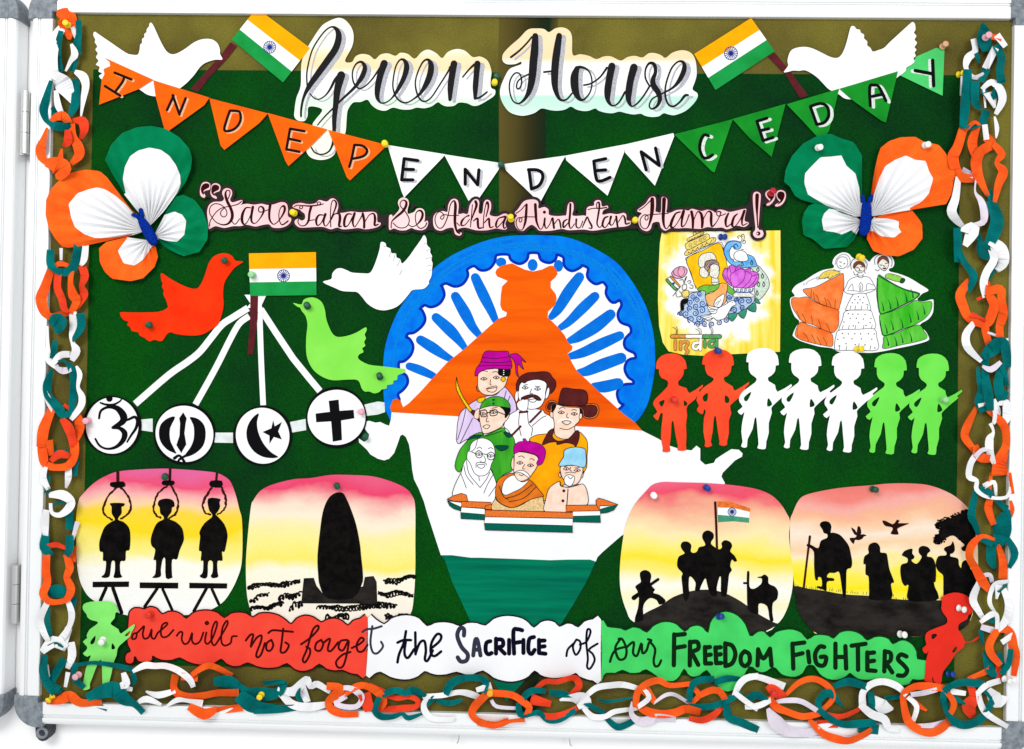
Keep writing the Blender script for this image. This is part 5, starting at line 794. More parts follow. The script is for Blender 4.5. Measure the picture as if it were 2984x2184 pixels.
sil(c2, 'memorial_stone', 'P', "725,-380 775,-408 825,-403 855,-353 890,-270 930,-150 960,0 970,100 985,250 975,330 900,440 700,440 640,345 625,250 620,100 640,-100 660,-240 690,-330", Q2, ex=.5)
sil(c2, 'memorial_base', 'P', "495,420 510,280 590,277 612,340 660,400 700,430 900,430 965,350 985,345 1000,270 1070,262 1095,310 1100,485 490,482", Q2, HILL, sm=1, ex=.14)
scr = []
for x0, y0, x1, y1, n in ((65, 350, 480, 315, 16), (75, 465, 230, 400, 6), (310, 440, 488, 410, 7), (85, 530, 340, 490, 10), (390, 525, 490, 478, 4), (620, 525, 1250, 500, 24), (1160, 320, 1400, 262, 10), (1105, 405, 1390, 410, 12), (690, 600, 865, 580, 7), (1160, 600, 1350, 582, 8)):
    ln = []; a = random.uniform(0, 6); rx = 12; ry = 15
    for i in range(n*5+1):
        t = i/(n*5); a += 1.25*random.uniform(.7, 1.3); rx += random.uniform(-3, 3); rx = min(20, max(7, rx)); ry += random.uniform(-4, 4); ry = min(24, max(8, ry))
        ln.append((x0+(x1-x0)*t + rx*math.cos(a), y0+(y1-y0)*t + ry*math.sin(a) + 10*math.sin(t*9+x0), random.uniform(9, 25)))
    scr.append(T('P', ' '.join(f"{x:.0f},{y:.0f},{max(w, 4):.0f}" for x, y, w in ln)))
strokes('scribbled_ground', scr, Q2, SIL, c2, 4, .12, sm=2)
Q3 = Plane(4.8, -.1, .15, (2060, 1600))
t3, c3 = picture('sunset painting of soldiers raising a tricolour on a dark hill', T('U', "125,680 150,570 200,450 250,370 330,280 400,210 500,182 650,185 870,190 1100,205 1300,230 1450,265 1560,320 1640,400 1690,480 1725,560 1715,700 1735,900 1755,1090 1740,1250 1690,1420 1600,1550 1400,1640 500,1640 220,1530 150,1420 100,1260 85,1100 95,900"), Q3,
  wash_mat('sunset_wash_hill', wash_stops('U', [(190, (240, 104, 134)), (330, (240, 84, 108)), (420, (246, 164, 140)), (560, (252, 210, 168)), (680, (255, 236, 180)), (800, (255, 240, 120)), (920, (255, 232, 50)), (1060, (255, 240, 130)), (1200, (253, 253, 244)), (1320, (255, 248, 200)), (1500, (254, 252, 236))]), 2060, warp=.03, streak=(.8, 1, 1.5)))
sil(c3, 'hill', 'U', "222,1532 330,1445 480,1370 600,1290 760,1235 920,1218 1080,1245 1250,1330 1400,1440 1560,1530 1606,1552 1500,1614 1390,1646 500,1646 240,1550", Q3, HILL, ex=.1)
sil(c3, 'silhouette_soldiers', 'U', "700,1300 690,1200 680,1100 690,1060 645,1010 638,960 655,900 710,870 690,840 672,800 690,760 740,757 775,790 770,850 800,865 830,850 850,810 910,790 880,720 890,670 935,648 985,675 990,720 965,760 975,790 1040,830 1070,810 1065,770 1100,742 1150,760 1168,800 1150,850 1190,890 1215,940 1190,950 1165,930 1150,990 1165,1030 1140,1070 1130,1150 1115,1270 1090,1285 1060,1260 1060,1110 1045,1100 1020,1200 1020,1275 960,1270 930,1180 910,1110 870,1180 850,1230 810,1225 815,1150 760,1090 750,1180 755,1260 730,1330", Q3, ex=.4)
k1 = sil(c3, 'silhouette_soldier', 'U', "230,1520 260,1400 270,1300 255,1230 235,1190 270,1160 290,1140 280,1090 285,1050 330,1030 375,1050 390,1090 380,1150 400,1190 425,1220 410,1250 470,1270 530,1330 470,1365 440,1320 380,1300 330,1340 310,1400 310,1510", Q3, ex=.4)
strokes('rifle', [T('U', "222,1298,46 285,1250,36"), T('U', "390,1165,28 455,1120,28")], Q3, SIL, k1, 8, .8)
k2 = sil(c3, 'silhouette_soldier', 'U', "1320,1410 1310,1250 1310,1060 1325,1040 1335,1060 1335,1190 1380,1210 1440,1170 1455,1140 1450,1110 1412,1105 1420,1095 1450,1090 1480,1073 1515,1100 1520,1160 1580,1190 1610,1240 1600,1310 1560,1350 1555,1440 1565,1520 1530,1510 1505,1380 1425,1355 1420,1450 1380,1450", Q3, ex=.4)
strokes('rifle', [T('U', "1282,1156,20 1320,1156,20")], Q3, SIL, k2, 8, .8)
strokes('flagpole', [T('U', "1005,380,24 1015,600,22 1022,830,22")], Q3, paper('dark_brown_paint', (58, 20, 12)), c3, 7, .9)
for nm, mt, s in (('flag_band', ORR, "1025,370 1150,372 1340,435 1340,470 1180,432 1030,428"), ('flag_band', WHITE, "1030,428 1180,432 1338,470 1332,528 1180,510 1030,498"), ('flag_band', paper('painted_flag_green', (76, 160, 124)), "1030,498 1180,510 1332,528 1330,575 1180,560 1032,570")): fb = sil(c3, nm, 'U', s, Q3, mt, sm=1, ex=.4)
chakra(*T('U', "1167,470")[0], 12, Q3, fb, .95)
Q4 = Plane(4.6, .1, .1, (2570, 1620))
t4, c4 = picture('sunset painting of a walking man with a stick, followers and a tree', T('V', "75,460 100,380 150,270 220,210 400,165 600,135 850,115 1050,97 1300,100 1450,125 1600,185 1700,250 1800,350 1850,450 1880,700 1880,1000 1850,1250 1780,1450 1500,1570 1000,1562 400,1560 280,1500 200,1400 150,1300 120,1100 100,950 75,700"), Q4,
  wash_mat('sunset_wash_march', wash_stops('V', [(100, (238, 124, 116)), (200, (244, 136, 126)), (300, (248, 176, 166)), (400, (250, 186, 150)), (480, (252, 208, 168)), (580, (253, 234, 214)), (700, (252, 214, 170)), (800, (255, 236, 200)), (920, (255, 240, 90)), (1060, (255, 236, 20)), (1200, (255, 246, 130))]), 2570, warp=.03, streak=(.8, 1, 1.5)))
sil(c4, 'ground', 'V', "116,1086 250,1110 400,1130 600,1165 850,1180 1080,1210 1300,1220 1550,1222 1800,1222 1856,1222 1852,1252 1786,1454 1640,1540 1500,1577 1250,1572 1000,1568 700,1568 400,1566 320,1532 274,1504 194,1404 143,1302 126,1180", Q4, HILL, sm=3, ex=.1)
for s in ("360,500 375,470 415,460 455,475 472,515 465,570 490,570 550,590 600,640 640,700 660,780 672,860 660,910 620,930 615,1050 610,1180 585,1190 565,1050 545,950 500,960 450,960 430,1000 490,1010 495,1035 430,1045 425,1130 390,1120 330,1100 345,1085 380,1085 375,1010 345,1000 340,1030 315,1015 305,900 305,800 300,750 270,720 235,700 240,680 280,690 345,720 370,650 430,620 430,585 400,575 385,540",
  "835,690 870,668 910,670 940,710 945,760 1000,770 1015,830 1030,920 1060,1000 1075,1050 1045,1070 1050,1210 850,1215 835,1150 830,1000 800,970 800,880 780,870 790,800 830,770 825,730",
  "1150,785 1180,745 1250,725 1250,770 1272,800 1260,825 1245,830 1250,850 1295,870 1340,810 1325,780 1312,760 1315,720 1350,698 1400,710 1425,745 1400,770 1395,800 1440,810 1470,860 1480,950 1475,1040 1460,1050 1470,1100 1498,1160 1480,1222 1215,1225 1215,1080 1180,1085 1150,1040 1135,950 1145,880 1200,860 1205,820 1170,800",
  "1555,735 1570,710 1620,690 1640,655 1655,690 1660,740 1640,770 1620,775 1620,800 1690,820 1700,880 1720,910 1730,860 1765,835 1800,870 1810,920 1850,950 1870,1000 1850,1100 1820,1225 1575,1222 1550,1040 1545,980 1500,940 1475,880 1500,800 1570,790 1580,765"): sil(c4, 'silhouette_marcher', 'V', s, Q4, ex=.35)
for s in ("650,640 655,620 695,620 715,600 690,585 660,520 700,545 715,570 725,510 750,520 760,570 755,590 780,585 812,600 785,608 770,630 730,645 700,640 685,682", "962,455 1000,460 1060,490 1090,465 1105,445 1130,460 1115,480 1220,480 1180,500 1130,520 1105,540 1120,585 1080,590 1040,580 1060,545 1055,520 1000,510 975,490"): sil(c4, 'silhouette_bird', 'V', s, Q4, ink('brown_black_paint', (40, 12, 8)), sm=2, ex=.35)
strokes('walking_stick', [T('V', "265,608,24 235,850,20 205,1105,22")], Q4, SILB, c4, 7, .4)
tr = []
base_t = smooth(T('V', "1790,362 1740,372 1680,400 1620,430 1550,450 1500,480 1490,510 1530,530 1500,590 1470,630 1480,660 1530,660 1600,610 1650,600 1700,640 1750,690 1720,720 1760,750 1850,700 1862,550 1840,450"), 12)
tr = [(x + random.uniform(-1, 1), y + random.uniform(-1, 1)) for x, y in base_t]
tre = sheet('silhouette_tree', tr, Q4, SIL, c4, thick=0, extra=.7)
strokes('tree_leaves', [[(x + random.uniform(-5, 4), y + random.uniform(-5, 5), random.uniform(2, 6))] for x, y in base_t[:140] for _ in range(2)], Q4, SIL, tre, 3, .75)
gl = []
for x in range(130, 1560, 17):
    yb = 1088 + (x-120)*.105 if x < 1080 else 1205
    if random.random() < .6: gl.append(T('V', f"{x},{yb+8:.0f},5 {x+random.uniform(-6,6):.0f},{yb-random.uniform(4,26):.0f},3"))
strokes('grass_blades', gl, Q4, SIL, c4, 1.4, .1)

# ------------------------------------------------------------------ paper soldiers
SRED = paper('soldier_red_card', (248, 84, 48), var=.05, scale=12, rgb2=(244, 66, 40)); SGRN = paper('soldier_green_card', (120, 234, 88), var=.04, scale=12, rgb2=(104, 224, 74))
R1 = ("445,345 445,345 450,290 490,240 560,222 630,232 680,280 692,345 692,345 668,350 668,350 665,390 640,430 625,445 628,480 690,500 715,540 820,472 820,472 820,490 790,520 800,540 770,570 760,590 700,640 690,680 695,720 685,800 690,870 685,960 685,1000 620,1000 620,960 600,870 585,770 570,780 565,880 555,960 558,1010 500,1012 500,980 485,900 490,800 500,710 480,705 460,760 430,735 425,720 455,690 425,640 425,610 450,575 535,490 535,440 490,420 470,380 470,350 470,350", ["470,615 510,595 510,620 490,650", "670,600 695,620 690,640 670,640"])
R2 = ("815,310 815,310 825,250 870,205 940,190 1010,200 1060,245 1070,315 1070,315 1050,325 1050,325 1045,370 1015,405 990,415 1000,450 1060,485 1080,520 1190,450 1190,450 1190,470 1160,500 1165,520 1120,560 1110,580 1040,640 1050,700 1030,760 1030,860 1015,930 1015,955 980,965 950,950 955,930 940,840 925,730 910,740 900,850 885,930 895,960 860,975 835,965 840,930 825,850 830,740 845,690 830,670 820,710 780,690 775,665 790,640 770,600 780,560 820,500 895,450 905,420 860,395 840,350 838,315 838,315", ["820,570 860,540 855,600 830,605", "1000,560 1030,580 1030,615 1000,615"])
W1 = ("1170,290 1170,290 1180,225 1230,190 1300,178 1370,190 1420,240 1430,315 1430,315 1405,320 1405,320 1400,365 1370,400 1345,415 1350,445 1400,475 1420,530 1530,468 1530,468 1535,485 1495,520 1505,535 1450,580 1400,625 1370,660 1375,700 1350,780 1350,860 1330,930 1325,985 1290,990 1258,980 1268,950 1260,850 1250,740 1235,750 1220,830 1180,910 1175,970 1150,978 1128,965 1140,930 1130,850 1140,760 1155,690 1130,715 1100,685 1140,650 1115,610 1115,570 1150,520 1240,455 1250,420 1210,390 1190,350 1190,295 1190,295", ["1155,600 1155,570 1210,530 1180,600", "1345,580 1375,620 1370,640 1337,645"])
def shift(d, dx, dy, tl='M', to=None):
    f_ = lambda s: [(x+dx/Z8, y+dy/Z8) for x, y in T(tl, s)]
    return f_(d[0]), [f_(h) for h in d[1]]
ROW = [(R1, 0, 0, SRED, 'red paper soldier standing over the map beside the blue wheel', 5.4), (R2, 0, 0, SRED, 'red paper soldier with a blue pin on its helmet', 5.0), (W1, 0, 0, WHITE, 'white paper soldier overlapping the yellow poster, next to a red soldier', 5.3), (W1, 342, 5, WHITE, 'white paper soldier between two other white soldiers', 4.9),
       (W1, 686, 26, WHITE, 'white paper soldier touching the dancers cut-out, next to a green soldier', 5.2), (W1, 1028, 41, SGRN, 'light green paper soldier next to a white soldier', 4.8), (W1, 1366, 45, SGRN, 'light green paper soldier with a pin on its chest, beside the chain', 5.1)]
for d_, dx, dy, mt, lab, dep in ROW:
    o_, h_ = shift(d_, dx, dy)
    one('paper_soldier', lab, 'paper soldier', o_, Plane(dep, random.uniform(-.5, .5), random.uniform(-.3, .5), o_[0]), mt, 2, 'row of paper soldiers', h_)
one('paper_soldier', 'red paper soldier leaning at the end of the slogan banner', 'paper soldier', T('R', "1545,470 1540,440 1570,415 1640,395 1710,405 1760,435 1785,480 1795,535 1775,565 1755,580 1745,610 1690,640 1675,670 1680,700 1710,740 1730,790 1780,785 1830,750 1845,740 1835,765 1790,790 1730,800 1720,830 1660,880 1640,910 1600,970 1560,1020 1545,1060 1535,1130 1480,1110 1475,1070 1465,1090 1470,1120 1405,1105 1410,1060 1415,960 1430,890 1440,860 1420,885 1395,870 1390,840 1420,815 1410,770 1420,720 1470,690 1550,660 1585,640 1585,600 1555,560 1540,520"), Plane(10.5, 1.2, 0, (2770, 1850)), paper('corner_soldier_red', (244, 52, 38), var=.04, scale=12), 2, None, [T('R', "1460,735 1490,725 1505,740 1470,770"), T('R', "1660,825 1662,870 1625,872")])
one('paper_soldier', 'pale green paper soldier at the start of the slogan banner', 'paper soldier', T('O', "665,530 670,490 720,470 800,465 890,470 930,500 945,545 925,560 920,600 890,635 895,655 950,690 970,725 1050,665 1080,650 1075,680 1050,720 1040,750 960,820 940,860 935,900 910,960 895,1040 875,1120 870,1170 840,1185 805,1180 820,1140 820,1060 815,950 800,940 770,1000 740,1080 720,1130 720,1165 680,1178 655,1160 670,1100 690,1000 730,900 700,910 665,885 690,860 700,830 665,790 700,760 695,740 720,690 770,655 785,630 730,615 700,590 695,570"), Plane(11.5, .8, -.4, (300, 1880)), paper('corner_soldier_green', (140, 244, 118), var=.04, scale=12), 2, None, [T('O', "725,790 765,740 760,790 735,812"), T('O', "900,800 925,840 895,850"), T('O', "1000,740 1045,700 1030,740")])
# ------------------------------------------------------------------ pleated paper butterflies
BGR = paper('butterfly_green_paper', (0, 132, 84), rough=.75, var=.06, scale=20, rgb2=(0, 112, 68)); BOR = paper('butterfly_orange_paper', (255, 112, 34), rough=.75, var=.05, scale=20, rgb2=(252, 92, 26)); BBL = paper('blue_felt', (10, 52, 168), rough=.95, var=.16, scale=260, bump=.5, grain=700)
def ray_hit(hx, hy, ang, pts):
    dx, dy = math.cos(ang), math.sin(ang); best = 0
    for (x1, y1), (x2, y2) in zip(pts, pts[1:]):
        ex, ey = x2-x1, y2-y1; det = dx*(-ey) + ex*dy
        if abs(det) < 1e-9: continue
        rx, ry = x1-hx, y1-hy
        t = (rx*(-ey) + ex*ry)/det; u = (dx*ry - dy*rx)/det
        if t > 0 and -1e-6 <= u <= 1+1e-6: best = max(best, t)
    return best
def wing(parent, tl, hub, out, inn, mat, base, lift, n=19, amp=6.5):
    hx, hy = T(tl, hub)[0]
    O = T(tl, out); I = T(tl, inn); RMAX = max(math.hypot(x-hx, y-hy) for x, y in O)
    angs = [math.atan2(y-hy, x-hx) for x, y in O]
    un = [angs[0]]
    for a in angs[1:]:
        d = (a - un[-1] + math.pi) % (2*math.pi) - math.pi; un.append(un[-1] + d)
    a0, a1 = un[0], un[-1]; m = n*6
    K = [random.uniform(.75, 1.2) for _ in range(n+2)]
    def fan(pts, extra, name, mt, fallback):
        rows = [0.02, .14, .28, .42, .56, .7, .85, 1.0]; verts = []; faces = []
        rr = []
        for i in range(m+1):
            a = a0 + (a1-a0)*(i/m*.994+.003); r = ray_hit(hx, hy, a, pts); rr.append(r)
        good = [r for r in rr if r > 1]
        for i in range(1, m+1):
            if rr[i] < 1: rr[i] = rr[i-1]
        for i in range(m-1, -1, -1):
            if rr[i] < 1: rr[i] = rr[i+1]
        for i in range(m+1):
            s = i/m; a = a0 + (a1-a0)*(s*.994+.003)
            ph = s*n; tri = abs((ph % 1)*2-1)*2-1       # sharp folds
            k = K[int(ph)]
            for t in rows:
                r = rr[i]*t; rel = min(1.0, r/RMAX)
                env = min(1, rel*5)*max(0, 1-rel)**1.6 + .42*rel
                dz = base + lift*math.sin(min(1, rel)*1.4) + amp*k*tri*env + extra
                x, y = hx + r*math.cos(a), hy + r*math.sin(a)
                verts.append(W(x, y, dz*.001))
        R = len(rows)
        for i in range(m):
            for j in range(R-1): faces.append((i*R+j, i*R+j+1, (i+1)*R+j+1, (i+1)*R+j))
        return link_mesh(name, verts, faces, mt, parent)
    w_ = fan(O, 0, 'wing', mat, None)
    wi = fan(I, 1.1, 'wing_centre', WHITE, None); attach(wi, w_)
def felt(parent, tl, lines, d):
    for s, nm in lines:
        pts = smooth(T(tl, s), 4, False); verts = []; faces = []; sg = 10; n = len(pts)
        L, R, P, wd = ribbon2d(pts, 9)
        for i in range(n):
            c = W(P[i][0], P[i][1], d*.001); l = W(L[i][0], L[i][1], d*.001); ax = l - c; r = ax.length
            e = 1.0 if 0 < i < n-1 else .35
            for k in range(sg):
                a = 2*math.pi*k/sg; verts.append(c + ax*math.cos(a)*e + Vector((0, -1, 0))*r*.6*math.sin(a)*e)
        for i in range(n-1):
            for k in range(sg): faces.append((i*sg+k, i*sg+(k+1) % sg, (i+1)*sg+(k+1) % sg, (i+1)*sg+k))
        faces += [tuple(range(sg)), tuple(range((n-1)*sg, n*sg))]
        link_mesh(nm, verts, faces, BBL, parent, True)
b1 = thing('paper_butterfly', 'tilted pleated paper butterfly overlapping the chain above the red dove', 'butterfly', W(*T('E', "1200,900")[0], .01), 'pleated paper butterflies')
wing(b1, 'E', "1235,930", "1330,740 1400,620 1470,600 1560,640 1630,730 1670,850 1665,960 1600,1060 1470,1095 1350,1040 1270,985", "1300,770 1400,735 1460,760 1495,810 1480,920 1420,980 1340,970 1270,955", BGR, 7, 7, 7)
wing(b1, 'E', "1185,965", "1020,940 850,980 795,1030 800,1140 840,1220 900,1275 1050,1295 1150,1270 1240,1180 1268,1100 1250,1020", "1020,950 945,1050 990,1150 1080,1170 1150,1120 1190,1060 1215,1020", BOR, 8, 9, 7)
wing(b1, 'E', "1200,855", "1060,680 940,500 840,325 890,200 980,105 1100,58 1210,48 1330,70 1440,140 1520,230 1542,310 1530,400 1490,500 1420,600 1330,720", "1100,720 1010,590 985,480 1000,380 1045,290 1110,245 1200,222 1290,240 1360,290 1410,360 1445,440 1450,520 1420,590 1310,740", BGR, 10, 10, 9)
wing(b1, 'E', "1170,890", "1100,760 1020,690 940,580 870,470 800,410 690,398 580,420 490,470 410,550 370,640 365,760 390,870 440,950 510,1030 700,1010 850,970 1050,930", "1090,770 1010,680 930,610 850,560 780,540 700,560 620,590 550,675 570,780 600,860 680,920 770,950 900,945 1060,920", BOR, 12, 11, 9)
felt(b1, 'E', [("1120,775,44 1150,830,74 1190,900,90 1230,970,80 1252,1002,40", 'body'), ("1118,790,34 1085,765,34 1055,758,28", 'antenna'), ("1145,785,34 1132,740,36 1128,708,30", 'antenna')], 18)
b2 = thing('paper_butterfly', 'upright pleated paper butterfly with two white pins above the dancers', 'butterfly', W(*T('I', "930,800")[0], .01), 'pleated paper butterflies')
wing(b2, 'I', "905,815", "870,790 700,720 560,670 480,680 440,740 420,810 435,930 500,950 600,1035 780,1020 850,950 880,870", "860,790 730,730 640,712 600,750 580,800 595,890 680,900 740,920 830,880", BGR, 7, 7, 7)
wing(b2, 'I', "970,820", "1000,780 1130,740 1290,708 1340,770 1385,830 1390,950 1320,1040 1200,1095 1080,1085 990,1050 940,950", "1010,788 1100,790 1200,810 1195,870 1225,895 1160,945 1060,935 985,890", BOR, 8, 8, 7)
wing(b2, 'I', "900,775", "903,700 905,560 905,290 840,180 740,150 650,110 540,130 430,190 340,290 290,400 275,515 320,530 370,620 480,670 640,710 830,775", "897,700 885,560 850,430 770,360 740,285 650,295 570,300 500,370 445,430 440,510 470,600 620,690 830,770", BGR, 10, 10, 9)
wing(b2, 'I', "975,775", "972,640 1000,420 1030,290 1050,225 1120,170 1210,140 1330,135 1400,175 1520,200 1570,260 1620,350 1650,430 1620,600 1570,690 1440,720 1310,745 1100,755", "980,660 1040,470 1090,370 1170,320 1255,285 1330,320 1415,330 1440,410 1475,470 1440,590 1380,660 1280,710 1080,750", BOR, 10, 10, 9)
felt(b2, 'I', [("938,660,70 938,740,86 932,820,92 918,890,88 905,930,40", 'body'), ("925,680,36 912,640,34 905,600,28", 'antenna'), ("955,670,36 972,630,34 985,598,28", 'antenna')], 16)

# ------------------------------------------------------------------ paper chains
CO = paper('chain_orange_paper', (255, 104, 34), rough=.7, var=.05, scale=30, rgb2=(250, 84, 30)); CT = paper('chain_teal_paper', (0, 116, 116), rough=.7, var=.1, scale=30, rgb2=(0, 92, 92)); CR = paper('chain_red_paper', (252, 72, 40), rough=.7, var=.05, scale=30); CL = paper('chain_lilac_paper', (238, 228, 242), rough=.7, var=.03, scale=30)
CM = {'o': CO, 't': CT, 'w': WHITE, 'r': CR, 'l': CL}
def chain(label, at, data, base=15.5):
    t = thing('paper_chain', label, 'paper chain', at, 'paper chains round the board')
    idx = 0
    for tl, items in data:
        for it in items:
            c, s = it[0], it[2:]
            pts = T(tl, s)
            if len(pts) == 1: x, y, w = pts[0]; pts = [(x-w*.4, y, w*.7), (x, y, w), (x+w*.4, y, w*.7)]
            last = 14; q = []
            for p in pts:
                if len(p) > 2: last = p[2]
                q.append((p[0], p[1], last*1.2))
            for e, g in ((0, 1), (-1, -2)):                     # run the ends on under the neighbouring loop
                dx, dy = q[e][0]-q[g][0], q[e][1]-q[g][1]; l = math.hypot(dx, dy) or 1; w_ = q[e][2]
                q[e] = (q[e][0] + dx/l*min(8, w_*.5), q[e][1] + dy/l*min(8, w_*.5), w_*.9)
            sp = smooth(q, 4, False); L, R, P, wd = ribbon2d(sp, 10); n = len(sp)
            d0 = base + (idx*37 % 11)*.7; ph = random.uniform(0, 6.28); tw = random.uniform(.35, .85)
            verts = []; faces = []; jit = 0
            for i in range(n):
                u = i/(n-1); arch = 5.0*math.sin(math.pi*u)**.7 - 2.0 + 1.4*math.sin(ph + 5*u)
                if i % 4 == 0: jit = random.uniform(-.25, .25)          # creases where the strip was bent by hand
                roll = (tw*math.sin(ph*1.7 + 3.6*u) + jit)*wd[i]*.8*.5
                for (x, y), sg in ((L[i], 1), (R[i], -1)):
                    verts.append(W(x, y, max(2.0, d0 + arch + sg*roll)*.001))
            for i in range(n-1): faces.append((2*i, 2*i+1, 2*i+3, 2*i+2))
            link_mesh('link', verts, faces, CM[c], t)
            idx += 1
    return t
chain('paper chain of orange, white and teal loops hanging beside the hinges', W(150, 2030, .015), [
 ('f', ["o 200,55,40 255,70,110 270,150,120 280,250,24", "w 215,180,60 165,260,80 140,360,86 140,460,80 160,540,70 210,570,50", "t 210,215,36 188,320,50 185,420,55 205,505,50", "w 325,180,60 340,235,44", "t 355,130,46 358,220,40 345,290,50 355,365,36", "w 300,310,20 325,380,50 290,440,30 255,510,16", "t 330,430,44 310,500,44", "w 180,560,60 230,620,120 275,700,80 300,770,16", "w 340,530,30 390,560,60 412,630,52 398,720,40 385,800,26 375,880,12", "t 130,610,30 100,720,50 75,820,60 90,900,40 120,940,20", "t 325,600,60 335,700,60 320,800,60 290,860,30", "w 175,690,30 190,790,45 220,850,30", "o 125,930,20 170,890,46 230,880,66 275,925,40", "t 130,930,36 190,965,60 272,960,56", "t 150,830,50 180,860,40",
  "o 100,980,16 75,1060,40 52,1140,70 62,1215,54 110,1255,36", "r 265,1010,40 270,1080,60 240,1110,24", "o 300,950,50 310,1040,50 350,1120,70 360,1190,66 310,1245,36", "r 320,915,24 385,920,66 400,990,56 375,1050,24", "o 110,1255,60 180,1270,110 220,1310,130 200,1370,40", "o 218,1150,16 205,1240,60"]),
 ('g', ["t 130,100,56 130,190,55 170,240,40 240,260,56 310,220,60 340,120,60 345,40,50", "o 165,222,24 200,190,36 270,205,26", "w 410,60,46 400,150,46 378,192,24", "l 215,80,26 215,150,20", "o 125,260,56 85,380,66 55,470,76 80,570,66 130,615,46 210,600,46 290,580,36", "r 190,290,56 185,380,50 220,470,50 240,550,46 270,570,18", "o 295,270,46 290,350,36 310,440,66 340,490,56 300,570,46", "r 385,220,56 405,290,56 380,370,36 400,430,56 365,500,46 340,550,20", "t 140,640,60 200,660,110 185,730,36", "t 370,610,66 375,700,56 310,800,24", "w 310,600,56 320,680,62 300,770,36 310,830,30 335,890,60 310,950,36", "t 165,830,46 150,930,46", "w 105,700,16 108,850,26 115,950,56 170,1010,36", "w 160,980,36 210,925,46 275,920,46", "l 185,1030,26 230,1050,46 275,1040,36",
  "t 165,992,14 220,967,18 270,992,18", "t 140,1050,24 105,1150,56 108,1240,56 150,1300,56 200,1360,66 230,1400,56 290,1380,36 310,1270,56 320,1150,56 310,1060,56 280,1010,36", "w 340,1020,16 365,1080,36 350,1180,24 382,1260,46 370,1340,46 305,1425,36", "w 88,1220,26 120,1300,46 152,1375,26", "o 135,1370,56 100,1450,66 70,1540,76 60,1640,76", "r 230,1450,36 270,1500,66 300,1580,56 310,1640,56", "o 340,1410,56 365,1500,66 330,1600,46", "r 250,1330,26 275,1352,26"]),
 ('h', ["o 85,10,60 95,120,66 120,205,56 220,228,46 310,205,56 350,110,60 345,0,66", "o 150,30,56 162,110,40", "r 175,165,36 230,122,56 292,135,40", "t 190,98,26 290,98,20", "t 360,180,46 348,275,46", "w 112,245,36 98,310,46 132,385,36", "w 300,240,46 300,310,46 283,385,16", "t 142,310,26 128,415,36", "w 165,450,36 250,448,66 322,500,56 300,560,56 230,610,36 168,590,26 160,530,26", "t 170,545,14 220,508,18 268,522,16", "t 308,595,56 310,705,56", "w 122,590,46 112,680,56 118,765,36", "t 118,780,56 108,870,66 155,922,46", "t 308,795,56 310,880,56 288,925,36", "l 368,685,36 338,795,26", "r 145,862,36 200,848,36 265,872,26", "o 125,950,56 120,1060,56 130,1150,56 98,1240,56 140,1300,46 220,1308,36 292,1280,46 322,1200,56 288,1110,46 312,1030,56 288,945,46", "o 342,880,46 338,965,46", "t 150,1230,60 210,1220,90 262,1235,70", "w 125,1330,46 78,1440,46 98,1540,46 132,1605,36", "t 142,1365,26 133,1470,36 152,1565,36", "w 298,1305,36 327,1400,46 310,1500,36 258,1585,56", "t 348,1285,46 340,1355,26"]),
 ('O', ["w 352,858,46 430,790,80 515,832,56", "t 398,825,26 450,806,26 500,830,14", "w 545,700,56 518,782,56", "w 570,815,56 578,900,56 548,985,36", "t 355,915,46 348,1020,60 378,1120,60 430,1185,66", "t 505,945,56 440,1050,56 418,1130,46 475,1175,56", "w 380,985,20 396,1115,26", "w 542,1055,36 526,1140,24", "o 385,1275,26 480,1258,60 560,1225,70 650,1280,56 795,1275,36"])])
